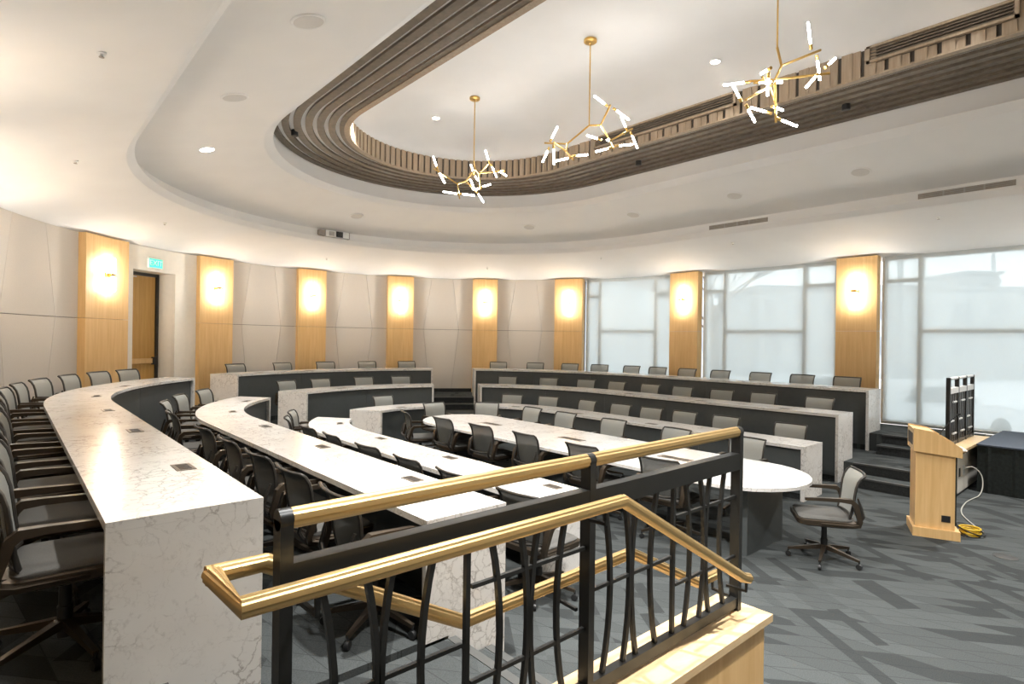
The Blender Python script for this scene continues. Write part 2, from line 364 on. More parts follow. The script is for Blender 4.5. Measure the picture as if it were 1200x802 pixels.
# fabric panels: each bay has two rows of three panels with kinked joints
def bay(e0, e1, parent):
    s0, s1 = e2s(e0, RW), e2s(e1, RW); L = s1-s0; g = .006
    F = {'t': (0, .31, .66, 1), 'm': (0, .18, .77, 1), 'b': (0, .29, .65, 1)}
    rows = (('b', .60, 'm', 2.395), ('m', 2.405, 't', ZC))
    for lo, z0, hi, z1 in rows:
        for i in range(3):
            gl, gr = (0 if i == 0 else g/2), (0 if i == 2 else g/2)
            n = 7; vs = []; mb = MB()
            for rr in (RW-.012, RW+.055):
                for z, ff in ((z0, F[lo]), (z1, F[hi])):
                    for j in range(n):
                        s = s0+L*(ff[i]+(ff[i+1]-ff[i])*j/(n-1)); s += gl if j == 0 else (-gr if j == n-1 else 0)
                        e = s2e(s, RW); x, y = pt(e[0], e[1], rr); vs.append((x, y, z))
            def ix(r_, z_, j): return (r_*2+z_)*n+j
            fs = []
            for j in range(n-1):
                fs += [(ix(0, 0, j), ix(0, 0, j+1), ix(0, 1, j+1), ix(0, 1, j)), (ix(1, 0, j), ix(1, 1, j), ix(1, 1, j+1), ix(1, 0, j+1)),
                       (ix(0, 0, j), ix(1, 0, j), ix(1, 0, j+1), ix(0, 0, j+1)), (ix(0, 1, j), ix(0, 1, j+1), ix(1, 1, j+1), ix(1, 1, j))]
            fs += [(ix(0, 0, 0), ix(0, 1, 0), ix(1, 1, 0), ix(1, 0, 0)), (ix(0, 0, n-1), ix(1, 0, n-1), ix(1, 1, n-1), ix(0, 1, n-1))]
            mb.add(vs, fs).build('panel', 'fabric_panel', parent, smooth=30)
PIL = [(('L', -7.75), ('L', -6.97)), (('L', -5.25), ('L', -4.47)), (('L', -2.75), ('L', -1.97)), (('A', 182.0-.4), ('A', 174.9)), (('A', 165.6), ('A', 159.0)),
       (('A', 139.7), ('A', 130.9)), (('A', 116.0), ('A', 108.8)), (('A', 94.2), ('A', 87.8)), (('A', 73.2), ('A', 66.9)), (('A', 52.3), ('A', 46.1)), (('A', 31.7), ('A', 24.7)),
       (('R', .343), ('R', -.442)), (('R', -3.55), ('R', -4.28)), (('R', -7.2), ('R', -7.95))]
PIL[3] = (('L', -.15), ('A', 173.5))
bays = [(PIL[3][1], PIL[4][0], wl), (PIL[4][1], PIL[5][0], wl), (PIL[6][1], PIL[7][0], wb), (PIL[7][1], PIL[8][0], wb), (PIL[8][1], PIL[9][0], wb), (PIL[9][1], PIL[10][0], wb),
        (PIL[0][1], PIL[1][0], wl), (PIL[1][1], PIL[2][0], wl), (PIL[2][1], PIL[3][0], wl)]
for e0, e1, par in bays: bay(e0, e1, par)
BB = sweep([(6.70, 2*T), (6.725, 2*T), (6.725, 2*T+.1), (6.70, 2*T+.1)], section(('L', FRONT), ('A', 131.0))).build('baseboard_left', 'riser'); struct(BB)
BB = sweep([(6.70, 2*T), (6.725, 2*T), (6.725, 2*T+.1), (6.70, 2*T+.1)], section(('A', 116), ('A', 24.8))).build('baseboard_back', 'riser'); struct(BB)
ORD = ['first', 'second', 'third', 'fourth', 'fifth', 'sixth', 'seventh', 'eighth', 'ninth', 'tenth', 'eleventh', 'twelfth', 'thirteenth', 'fourteenth']
# pilasters and sconces
sc0 = None
WHERE = {5: 'left of the door', 6: 'right of the door', 7: 'above the middle of the rear desk', 8: 'on the pilaster left of the rear aisle',
         9: 'on the pilaster at the rear aisle', 10: 'on the pilaster beside the first window', 11: 'between the first and second windows', 12: 'between the second and third windows'}
for i, (e0, e1) in enumerate(PIL):
    sx = section(e0, e1, 2.0)
    if e0[0] == 'R':
        e0_, e1_ = e0, e1
    p = struct(sweep([(6.595, 2*T), (6.80, 2*T), (6.80, 2.397), (6.595, 2.397)], sx).build('trim_pilaster_%d' % (i+1), 'maple'), 'maple veneer pilaster %s' % WHERE.get(i, 'on the side wall'))
    sweep([(6.595, 2.403), (6.80, 2.403), (6.80, ZC), (6.595, ZC)], sx).build('upper_panel', 'maple', p)
    if i < 2: continue
    r = 6.595; s = (e2s(e0, r)+e2s(e1, r))/2; x, y, a = place(s, r)
    if sc0 is None:
        sc0 = empty('wall_sconce'); h = .30
        MB().box((0, -.012, 0), (.10, .024, .09)).box((0, -.06, 0), (.03, .09, .03)).build('backplate', 'brass', sc0)
        MB().tube([(-.06, -.11, 0), (.06, -.11, 0)], .016, 8).lathe([(.040, -.03), (.040, .03)], (0, -.11, 0), 12).build('bracket', 'brass', sc0)
        for sg_ in (1, -1):
            MB().lathe([(.030, .031*sg_), (.034, .04*sg_), (.034, (h-.01)*sg_), (.028, h*sg_)], (0, -.11, 0), 14).build('glass_tube', 'lamp_glow', sc0, True)
        o = sc0
    else: o = copy_tree(sc0)
    o.location = (x, y, 3.19); o.rotation_euler = (0, 0, a-pi/2)
    if i in WHERE: tag(o, 'glowing twin-tube wall sconce %s' % WHERE[i], 'wall lamp', 'sconces on the maple pilasters')
    else: tag(o, ['twin-tube sconce on the side wall, nearest the front', 'twin-tube sconce on the side wall by the near desk end', 'twin-tube sconce on the side wall behind the outer left desk', 'twin-tube sconce on the side wall where it starts to curve', 'twin-tube sconce on the side wall two pilasters before the door', '', '', '', '', '', '', '', '', 'twin-tube sconce on the window wall beside the stage'][i], 'wall lamp', 'sconces on the maple pilasters')
# exit sign
x, y = pt('A', 124.9, 6.66); ex = empty('exit_sign', (x, y, 3.46), radians(124.9)-pi/2); tag(ex, 'green lit EXIT sign above the amber door', 'sign')
MB().box((0, 0, .1), (.34, .035, .2)).build('housing', 'sign_white', ex)
MB().box((0, -.019, .1), (.31, .006, .17)).build('face', 'exit_glow', ex)
MB().box((0, .03, .19), (.12, .06, .03)).build('mount', 'alu', ex)
def text(s, size, loc, rot, mat, parent, name='lettering', ext=.002):
    cu = bpy.data.curves.new('t', 'FONT'); cu.body = s; cu.size = size; cu.align_x = 'CENTER'; cu.align_y = 'CENTER'; cu.extrude = ext
    to = bpy.data.objects.new('t', cu); COL.objects.link(to); dg = bpy.context.evaluated_depsgraph_get(); me = bpy.data.meshes.new_from_object(to.evaluated_get(dg))
    bpy.data.objects.remove(to); me.materials.clear(); me.materials.append(MATS[mat]); o = bpy.data.objects.new(name, me); COL.objects.link(o); o.parent = parent; o.location = loc; o.rotation_euler = rot; return o
text('EXIT', .15, (0, -.025, .1), (pi/2, 0, 0), 'sign_white', ex)

# ------------------------------------------------------------------ windows on the right wall
def window(n, p0, p1, cuts, centre, label):
    """p0->p1 runs toward the front of the room; cuts = fractions of vertical mullions; centre = index of the wide pane"""
    d = Vector((p1[0]-p0[0], p1[1]-p0[1], 0)); L = d.length; rz = atan2(d.y, d.x)
    wn = empty('window_%d' % n, (p0[0], p0[1], 0), rz); struct(wn, label)
    z0, z1 = .60, 4.05; xs = [0]+[c*L for c in cuts]+[L]; mw = .09
    MB().box((L/2, .06, z0+.04), (L, .10, .08)).build('sill_rail', 'alu', wn); MB().box((L/2, .06, z1-.04), (L, .10, .08)).build('head_rail', 'alu', wn)
    for i, x in enumerate(xs): MB().box((min(max(x, mw/2), L-mw/2), .06, (z0+z1)/2), (mw, .12, z1-z0-.17)).build('mullion', 'alu', wn)
    for i in range(len(xs)-1):
        a, b_ = xs[i]+mw/2, xs[i+1]-mw/2
        if i == 0: a = mw
        if i == len(xs)-2: b_ = L-mw
        zt = 2.40 if i == centre else 3.375
        MB().box(((a+b_)/2, .06, zt), (b_-a-.004, .10, .075)).build('transom', 'alu', wn)
        for q0, q1 in ((z0+.08, zt-.04), (zt+.04, z1-.08)):
            MB().box(((a+b_)/2, .06, (q0+q1)/2), (b_-a-.004, .012, q1-q0-.004)).build('pane', 'window_glass', wn)
    return wn
def shade(p0, p1, label, off=-.05):
    d = Vector((p1[0]-p0[0], p1[1]-p0[1], 0)); L = d.length; rz = atan2(d.y, d.x)
    s = empty('roller_shade', (p0[0], p0[1], 0), rz); tag(s, label, 'window shade', 'translucent roller shades')
    MB().box((L/2, off, 2.25), (L-.10, .002, 3.2)).build('cloth', 'shade_cloth', s)
    MB().tube([(.05, off, .65), (L-.05, off, .65)], .012, 8).build('hem_bar', 'alu', s)
    MB().tube([(.03, off+.04, 3.80), (L-.03, off+.04, 3.80)], .03, 10).build('roller', 'white_plastic', s)
XW = 6.84
a0 = pt('A', 24.4, 6.86)
window(1, a0, (XW+.02, .36), (.17, .80), 1, 'first shaded window right of the back wall'); shade(a0, (XW+.02, .36), 'white translucent roller shade over the first window, nearest the back wall')
window(2, (XW, -.46), (XW, -3.53), (.185, .78), 1, 'second shaded window with a tree outside'); shade((XW, -.46), (XW, -3.53), 'white translucent roller shade over the second window, bare tree showing through')
window(3, (XW, -4.30), (XW, -7.18), (.22, .80), 1, 'third shaded window behind the lectern'); shade((XW, -4.30), (XW, -7.18), 'white translucent roller shade over the third window behind the lectern')
window(4, (XW, -7.98), (XW, -10.95), (.22, .80), 1, 'fourth window beyond the stage'); shade((XW, -7.98), (XW, -10.95), 'white translucent roller shade on the fourth window, beyond the stage')
struct(MB().box((6.95, -1.9, 4.2), (.22, 4.9, .3)).box((6.95, -7.4, 4.2), (.22, 7.2, .3)).build('trim_window_head', 'wall_paint'))

# ------------------------------------------------------------------ ceiling: sloped perimeter, lip, sloped inner ring, lip, wood baffle ring, board band, high flat ceiling
CS = section(('L', FRONT), ('R', FRONT), 3.0, 4.0)
ce = sweep([(7.05, zper(7.05)), (5.03, zper(5.03)+.0), (5.03, 4.50), (7.05, 4.50)], CS).build('ceiling', 'ceiling_paint', smooth=25); struct(ce, 'white ceiling in stepped oval rings')
sweep([(5.03, zper(5.03)), (4.985, 4.352), (4.90, 4.445), (4.96, 4.452), (5.03, 4.452)], CS, closed=False).build('lip', 'ceiling_paint', ce, smooth=18)
sweep([(5.08, 4.449), (5.10, 4.449), (5.10, 4.66), (5.08, 4.66)], CS).build('upstand', 'ceiling_paint', ce, smooth=25)
sweep([(5.09, 4.645), (3.36, 5.05), (3.36, 5.2), (5.09, 5.0)], CS).build('inner_ring', 'ceiling_paint', ce, smooth=25)
sweep([(3.36, 5.05), (3.33, 5.058), (3.20, 5.15), (3.225, 5.156), (3.36, 5.19)], CS, closed=False).build('lip', 'ceiling_paint', ce, smooth=18)
sweep([(3.275, 5.152), (3.31, 5.152), (3.31, 5.27), (3.275, 5.27)], CS).build('fascia', 'ceiling_paint', ce, smooth=25)
sweep([(3.30, 5.265), (3.34, 5.265), (3.34, 5.62), (3.30, 5.62)], CS).build('upstand', 'ceiling_paint', ce, smooth=25)
sweep([(3.33, 5.470), (2.14, 5.545), (2.14, 5.66), (3.33, 5.66)], CS).build('baffle_backing', 'ceiling_paint', ce, smooth=25)
nb = 7
for i in range(nb):
    r1 = 3.265-i*.174; r0 = r1-.108; zb = 5.435+.075*i/(nb-1)
    sweep([(r0, zb), (r1, zb), (r1, zb+.040), (r0, zb+.040)], CS).build('wood_baffle', 'baffle_wood', ce, smooth=25)
sweep([(2.13, 5.52), (2.19, 5.52), (2.19, 5.88), (2.13, 5.88)], CS).build('board_backing', 'wall_gap', ce, smooth=25)
sweep([(2.06, 5.500), (2.15, 5.500), (2.15, 5.52), (2.06, 5.52)], CS).build('inner_trim', 'board_wood', ce, smooth=25)
def zhigh(r): return 6.32 if r < .9 else 5.885+.435*sqrt(max(0, 1-((r-.9)/1.29)**2))
sweep([(0, 6.32), (.9, 6.32)]+[(.9+1.29*sin(radians(t)), 5.885+.435*cos(radians(t))) for t in range(6, 91, 6)], CS, closed=False).build('high_ceiling', 'ceiling_paint', ce, smooth=60)
# vertical boards, alternating depth, and louvred return grilles let into them on the window side
rb = 2.10; sp = .134; s = -7.4; smax = pi*rb+7.4; GR = [(pi*rb+1.02, pi*rb+3.65), (pi*rb+5.50, pi*rb+6.84)]
bms = {}
for kk in range(6):
    zt = 5.665 if kk in (2, 3) else 5.88; hw = .031 if kk > 3 else .064
    b_ = MB().prism([(-hw, 0), (hw, 0), (hw, .028), (-hw, .028)], (0, 0, 5.522), (1, 0, 0), (0, 1, 0), (0, 0, zt-5.522)).build('board', 'board_wood')
    bms[kk] = b_.data; bpy.data.objects.remove(b_)
i = 0
while s < smax:
    ing = any(a <= s <= b for a, b in GR); arc = 0 <= s <= pi*rb; kk = (i % 2)+(2 if ing else 4 if arc else 0)
    x, y, a = place(s, rb-(.0 if i % 2 else .014)-.0)
    o = bpy.data.objects.new('board', bms[kk]); COL.objects.link(o); o.parent = ce; o.location = (x, y, 0); o.rotation_euler = (0, 0, a-pi/2); i += 1; s += sp/2 if (0 <= s+sp/2 <= pi*rb) else sp
for a, b in GR:
    y0, y1 = -(a-pi*rb)+.06, -(b-pi*rb)-.06
    g = MB().box((rb-.02, (y0+y1)/2, 5.69), (.05, y0-y1, .03)).box((rb-.02, (y0+y1)/2, 5.87), (.05, y0-y1, .03)).box((rb-.02, y0-.02, 5.78), (.05, .04, .21)).box((rb-.02, y1+.02, 5.78), (.05, .04, .21)).build('return_grille', 'board_wood', ce)
    for q in range(4): MB().box((rb-.01, (y0+y1)/2, 5.722+.037*q), (.03, y0-y1-.08, .014)).build('slat', 'baffle_wood', g)
    MB().box((rb+.02, (y0+y1)/2, 5.78), (.01, y0-y1-.06, .19)).build('grille_back', 'wall_gap', g)
def zlev2(r): return 4.645+(5.09-r)*.234
# ceiling fittings
def disc(loc, r, name, label, cat, mat, group, tilt=None, lamp=0):
    e = empty(name, loc); tag(e, label, cat, group)
    if tilt: e.rotation_euler = tilt
    MB().lathe([(r, .012), (r, -.004), (r*.93, -.012), (r*.86, -.008)], (0, 0, 0), 28).build('trim_ring', 'ceiling_paint', e, True)
    MB().lathe([(r*.86, .0), (r*.86, -.0085)], (0, 0, 0), 28).build('grille' if not lamp else 'lens', mat, e)
    if lamp:
        l = bpy.data.lights.new('downlight', 'AREA'); l.shape = 'DISK'; l.size = r*1.5; l.energy = lamp; l.color = (1, .995, .98); l.spread = radians(78 if r < .1 else 110)
        lo = bpy.data.objects.new('downlight_beam', l); COL.objects.link(lo); lo.parent = e; lo.location = (0, 0, -.02)
    return e
def tiltof(a): # normal of the sloped inner ring tips toward the centre
    return (0, 0, 0)
RD = 4.10
def ringdisc(px_s, name, label, cat, mat, group, lamp=0, r=.15):
    x, y, a = place(px_s, RD); sl = atan2(.234, 1)
    e = disc((x, y, zlev2(RD)-.004), r, name, label, cat, mat, group, None, lamp)
    ax_ = Vector((-sin(a), cos(a), 0)); e.rotation_mode = 'QUATERNION'; e.rotation_quaternion = Matrix.Rotation(sl, 3, ax_).to_quaternion(); return e
SP = [(-3.0, 'nearest the top edge of the ceiling ring on the left'), (-.85, 'second on the left of the ceiling ring'), (pi*RD*(1-92/180), 'at the rear of the ceiling ring above the projector'),
      (pi*RD*(1-33/180), 'at the rear right of the ceiling ring'), (pi*RD+.35, 'on the right of the ceiling ring, third from the front'), (pi*RD+2.65, 'on the right of the ceiling ring, second from the front'), (pi*RD+4.75, 'on the right of the ceiling ring, nearest the front')]
for s, l in SP: ringdisc(s, 'ceiling_speaker', 'round white ceiling speaker %s' % l, 'speaker', 'speaker_grille', 'speakers in the inner ceiling ring')
DL = [(pi*RD*(20/180), 'glowing recessed downlight at the left bend of the ceiling ring')]
for s, l in DL: ringdisc(s, 'downlight_or_fill', l, 'downlight', 'can_glow', 'recessed downlights', DOWN_W, .11)
TOPD = [(-1.55, 1.17), (0, 1.17), (-1.65, -1.3), (-1.65, -3.6), (1.66, -3.6), (-1.65, -5.9), (1.66, -6.4), (-1.65, -8.2), (1.66, -8.2), (0, -8.2)]  # mostly unseen fill lights, added to brighten the tables and bounce to the ceiling
for i, (x, y) in enumerate(TOPD):
    lab = {1: 'bright recessed downlight beside the farthest chandelier', 4: 'bright recessed downlight beside the nearest chandelier'}.get(i, 'added fill light in the high ceiling, out of view behind the ring')
    disc((x, y, zhigh(hypot(x, max(y, 0)))-.012), .075, 'downlight_or_fill', lab, 'downlight', 'can_glow', 'recessed downlights', None, DOWN_W*(.06 if x > 1 else .38))
# unseen fill lights added at the front of the ring (above and behind the camera)
for i, s in enumerate((-7.5, pi*RD+7.0, -5.2)):
    ringdisc(s, 'downlight_or_fill', 'added fill light in the ceiling ring out of view above the camera' , 'downlight', 'can_glow', 'recessed downlights', DOWN_W*1.7, .11)
SPK = [((-5.54, -2.75), 'above the near end of the outer left desk'), ((-5.44, .75), 'above the bend of the outer left desk'), ((-3.9, 4.1), 'in front of the door'), ((-.05, 5.9), 'above the rear desk'),
       ((3.9, 4.4), 'above the rear aisle'), ((5.2, 1.45), 'by the first window'), ((5.4, -1.95), 'by the second window'), ((5.4, -5.5), 'by the third window')]
for (x, y), l in SPK:
    r = hypot(x, max(y, 0)); e = empty('sprinkler_head', (x, y, zper(r))); tag(e, 'tiny ceiling sprinkler head %s' % l, 'sprinkler', 'sprinkler heads in the sloped ceiling')
    MB().lathe([(.032, .01), (.032, -.008), (.012, -.012), (.010, -.03)], n=12).build('escutcheon', 'white_plastic', e, True)
    MB().lathe([(.018, -.031), (.018, -.035)], n=10).box((0, 0, -.02), (.02, .004, .02)).build('deflector', 'vent_metal', e)
for s, l, rr in ((-3.1, 'on the left run of wood baffles', 3.0), (1.5, 'at the left bend of the wood baffles', 2.93), (pi*2.7+1.5, 'on the right run of wood baffles', 2.7), (pi*2.7+5.0, 'on the right run of wood baffles near the grille', 2.7)):
    x, y, a = place(s, rr); e = empty('baffle_spotlight', (x, y, 5.43)); tag(e, 'small dark spotlight %s' % l, 'spotlight', 'spotlights between wood baffles')
    MB().lathe([(.05, .12), (.055, .02), (.055, -.03), (.045, -.035)], n=14).build('housing', 'black_plastic', e, True); MB().lathe([(.042, -.03), (.042, -.037)], n=14).build('lens', 'outlet_dark', e)
# linear air diffusers in the upstand
for y0, y1, l in ((-1.59, -2.83, 'farther'), (-5.29, -6.50, 'nearer')):
    e = empty('air_diffuser', (5.075, (y0+y1)/2, 4.545)); tag(e, 'long grey air diffuser slot in the right ceiling step, %s one' % l, 'vent', 'air diffusers')
    MB().box((0, 0, 0), (.01, y0-y1, .10)).build('plate', 'vent_metal', e)
    for q in range(4): MB().box((-.008, 0, -.036+.024*q), (.008, y0-y1-.02, .006)).build('blade', 'grey_plastic', e)
    for q in (-.2, 0, .22): MB().box((-.008, q*(y0-y1), 0), (.009, .02, .096)).build('bar', 'grey_plastic', e)
# projector in its niche
x, y = pt('A', 92.5, 4.985); pj = empty('projector', (x, y, 4.47), radians(92.5)-pi/2); tag(pj, 'white projector with black lens tucked in the rear ceiling step', 'projector')
MB().box((0, .02, .085), (.58, .16, .15)).build('body', 'white_plastic', pj); MB().box((.045, -.065, .085), (.17, .012, .13)).build('lens_panel', 'black_plastic', pj)
MB().lathe([(.05, 0), (.055, .03), (.04, .035)], n=16).build('lens', 'outlet_dark', pj, True, Matrix.Translation((.045, -.07, .085)) @ Matrix.Rotation(pi/2, 4, 'X'))
MB().box((-.15, -.062, .085), (.13, .008, .1)).build('vent_grille', 'grey_plastic', pj); MB().box((-.37, .02, .08), (.14, .14, .13)).build('side_case', 'vent_metal', pj); MB().box((.30, .02, .08), (.02, .16, .15)).build('end_cap', 'vent_metal', pj)

# ------------------------------------------------------------------ chandeliers
def chandelier(px0, Z, cpos, nodes, sticks, tubes, label):
    """nodes given as offsets in px*scale around the rod foot; built as a real branching lamp"""
    e = empty('chandelier', (cpos[0], cpos[1], 6.31)); tag(e, label, 'chandelier', 'brass branching chandeliers')
    k = Z/FPX
    def W(n):
        x, y, d = n; v = rt*((x-px0[0])*k)+fw*d; return Vector((v.x, v.y, -(y-px0[1])*k))
    MB().lathe([(.09, 0), (.09, -.03), (.07, -.045)], n=24).build('canopy', 'brass', e, True)
    foot = W(nodes['h']); foot.x = foot.y = 0
    MB().tube([(0, 0, -.04), foot], .009, 8).build('rod', 'brass', e, True)
    for chain in sticks: MB().tube([W(nodes[c]) if c != 'h' else foot for c in chain], .013, 8).build('branch', 'brass', e, True)
    for (s0, s1, dd) in tubes:
        A = W((*s0, dd[0])); B = W((*s1, dd[1])); d = (B-A).normalized(); L = (B-A).length; L = max(L, .17)
        B = A+d*L
        sk = MB().tube([A-d*.045, A+d*.01], .017, 10).build('socket', 'brass', e, True)
        MB().tube([A+d*.012, A+d*.03, A+d*(L-.01), B], [.010, .012, .012, .009], 10).build('glass_tube', 'bulb_glow', e, True)
def cv(ox, oy, sc, dct): return {a: (ox+b[0]/sc, oy+b[1]/sc, b[2]) for a, b in dct.items()}
def ct(ox, oy, sc, lst): return [((ox+a/sc, oy+b/sc), (ox+c/sc, oy+d/sc), (z0, z1)) for a, b, c, d, z0, z1 in lst]
# px0 = pixel of the canopy, so that offsets are metres from the ceiling anchor
chandelier((551.6, 113), 9.93, (0, -.03), cv(490, 100, 5.725, dict(h=(353, 500, 0), a=(362, 560, -.03), b=(385, 575, .05), c=(452, 478, .3), d=(565, 590, -.25), e=(395, 672, .2), f=(305, 645, -.1), g=(250, 675, -.2), i=(108, 605, -.45), j=(258, 748, .05), k=(365, 690, .15), l=(316, 560, .25))),
    [('h', 'a', 'b'), ('b', 'c'), ('b', 'd'), ('b', 'e'), ('a', 'f', 'g'), ('g', 'i'), ('g', 'j'), ('f', 'k'), ('a', 'l')],
    ct(490, 100, 5.725, [(445, 455, 424, 400, .3, .2), (468, 495, 502, 562, .3, .4), (530, 592, 572, 628, -.22, -.3), (545, 585, 520, 575, -.22, -.05), (125, 588, 106, 535, -.42, -.5), (140, 625, 173, 683, -.42, -.3), (270, 718, 358, 720, .03, .1), (243, 717, 150, 713, .03, -.05), (352, 665, 328, 618, .15, .05), (378, 700, 416, 752, .15, .25), (402, 652, 460, 622, .2, .3), (388, 662, 350, 678, .2, .1), (346, 555, 330, 515, .22, .12), (352, 570, 368, 585, .22, .35)]),
    'farthest of the three brass branching chandeliers with glowing tubes')
chandelier((686.5, 46), 7.97, (0, -2.65), cv(620, 30, 4.456, dict(h=(295, 518, 0), a=(187, 597, .15), b=(72, 568, .35), c=(178, 648, .05), d=(108, 628, -.15), e=(208, 722, -.2), f=(350, 530, -.1), g=(387, 455, -.3), i=(410, 590, .05), j=(545, 490, .3), k=(415, 655, -.15))),
    [('h', 'a', 'b'), ('a', 'c'), ('c', 'd'), ('c', 'e'), ('h', 'f'), ('f', 'g'), ('f', 'i'), ('i', 'j'), ('i', 'k')],
    ct(620, 30, 4.456, [(108, 548, 138, 492, .33, .25), (90, 608, 62, 668, .33, .4), (108, 658, 112, 738, -.15, -.1), (218, 700, 285, 684, -.18, -.1), (185, 712, 110, 738, -.18, -.25), (362, 450, 302, 420, -.28, -.35), (415, 478, 488, 515, -.28, -.2), (508, 488, 476, 438, .28, .2), (540, 525, 578, 590, .28, .35), (440, 638, 520, 620, -.12, -.05), (390, 652, 322, 680, -.12, -.2), (350, 582, 292, 550, .05, .15), (402, 610, 405, 560, -.1, .25), (292, 432, 290, 425, 0, .22)][:-1]),
    'middle of the three brass branching chandeliers with glowing tubes')
chandelier((904.5, -68), 6.03, (0, -5.24), cv(820, 0, 5.012, dict(h=(434, 258, 0), a=(450, 365, .0), b=(425, 435, .05), c=(737, 213, .2), d=(675, 458, -.2), e=(318, 395, .25), f=(360, 512, -.1), g=(185, 628, -.25), i=(475, 560, .2), j=(435, 690, .05), k=(290, 485, -.2))),
    [('h', 'a', 'b'), ('a', 'c'), ('b', 'd'), ('b', 'e'), ('b', 'f', 'g'), ('f', 'i'), ('b', 'j'), ('f', 'k')],
    ct(820, 0, 5.012, [(672, 190, 630, 75, .18, .1), (712, 275, 754, 382, .18, .26), (600, 472, 525, 553, -.18, -.25), (662, 412, 735, 345, -.18, -.1), (290, 411, 170, 409, .22, .3), (365, 410, 490, 432, .22, .12), (330, 480, 346, 568, -.18, -.1), (326, 440, 322, 425, -.2, -.05), (158, 612, 103, 557, -.22, -.3), (205, 668, 262, 728, -.22, -.15), (385, 630, 300, 585, .05, .12), (462, 672, 548, 720, .05, 0), (448, 575, 460, 610, .15, .05)]),
    'nearest of the three brass branching chandeliers with glowing tubes')

# ------------------------------------------------------------------ desks
LA, RA = 126.0, 57.5; WA, WB = .56, .54
def desk(row, part, ri, ro, zt, z_in, z_out, r_split, st, en, label, groms):
    d = empty('curved_desk', (0, 0, 0)); tag(d, label, 'desk', 'tiered curved desks')
    th = .042; sec = section(st, en)
    top = sweep([(ri, zt), (ro, zt), (ro, zt-th), (ri, zt-th)], sec).build('worktop', 'quartz', d, smooth=25)
    sweep([(ri+.03, zt-th-.001), (ro-.03, zt-th-.001), (ro-.03, zt-th-.02), (ri+.03, zt-th-.02)], section(trim_end(st, .05, 1), trim_end(en, .05, -1))).build('underframe', 'under_desk', d, smooth=25)
    for e, sgn in ((st, 1), (en, -1)):           # waterfall end panels
        prof = [(ri, zt-th-.0005), (ro, zt-th-.0005), (ro, z_out+.001), (r_split, z_out+.001), (r_split, z_in+.001), (ri, z_in+.001)] if z_out > z_in else [(ri, zt-th-.0005), (ro, zt-th-.0005), (ro, z_in+.001), (ri, z_in+.001)]
        if row == 1 and e[0] == 'L': prof = [(ri, zt-th-.0005), (ro, zt-th-.0005), (ro, 2*T+.001), (5.55, 2*T+.001), (5.55, T+.006), (ri, T+.006)]
        if row == 2 and e[0] == 'L': prof = [(ri, zt-th-.0005), (ro, zt-th-.0005), (ro, T+.006), (4.0, T+.006), (4.0, .001), (ri, .001)]
        if e[0] == 'L': e = ('L', e[1]-.0)
        se = section(e, trim_end(e, .042, 1)) if sgn > 0 else section(trim_end(e, .042, -1), e)
        sweep(prof, se).build('end_panel', 'quartz', d)
    # dark front panels in separate sheets
    rp = ri+.055; s0, s1 = e2s(st, rp)+.045, e2s(en, rp)-.045; n = max(1, round((s1-s0)/1.65))
    for i in range(n):
        a, b = s0+(s1-s0)*i/n, s0+(s1-s0)*(i+1)/n
        if i: a += .002
        if i < n-1: b -= .002
        sc = spanned(a, b, rp)
        sweep([(rp, zt-th-.022), (rp+.02, zt-th-.022), (rp+.02, z_in+.09), (rp, z_in+.09)], sc).build('front_panel', 'dark_panel', d, smooth=25)
    sweep([(rp+.03, z_in+.002), (rp+.05, z_in+.002), (rp+.05, z_in+.095), (rp+.03, z_in+.095)], spanned(s0, s1, rp)).build('toe_kick', 'riser', d, smooth=25)
    rg = ri+.15
    for s in groms:
        x, y, a = place(s, rg); g = outlet.copy() if d.get('x') else outlet.copy(); COL.objects.link(g); g.parent = d; g.location = (x, y, zt+.0005); g.rotation_euler = (0, 0, a-pi/2)
        for ch in outlet.children: c = ch.copy(); COL.objects.link(c); c.parent = g
    return d
def trim_end(e, d, sgn):
    """move an end inward by d metres: sgn 1 for a start, -1 for an end"""
    if e[0] == 'L': return ('L', e[1]+d*sgn)
    if e[0] == 'R': return ('R', e[1]+d*(-sgn))
    return ('A', e[1], e[2]-d*sgn)
def spanned(a, b, r):
    e0, e1 = s2e(a, r), s2e(b, r)
    if e0[0] == 'R': return section(e0, e1)
    return section(e0, e1)
outlet = MB().box((0, 0, .002), (.19, .10, .004)).build('power_outlet', 'outlet_bronze')
for q in (-.055, .0, .055): MB().box((q, 0, .0045), (.04, .06, .003)).build('socket', 'outlet_dark', outlet)
R1 = (5.108, 5.733, 2*T+.74); R2 = (3.548, 4.168, T+.74); R3 = (2.002, 2.631, .74)
GY = (-4.15, -2.47, -.83)
def gro(r, ys, angs): return [*ys, *[radians(180-a)*r for a in angs]]
DESKS = []
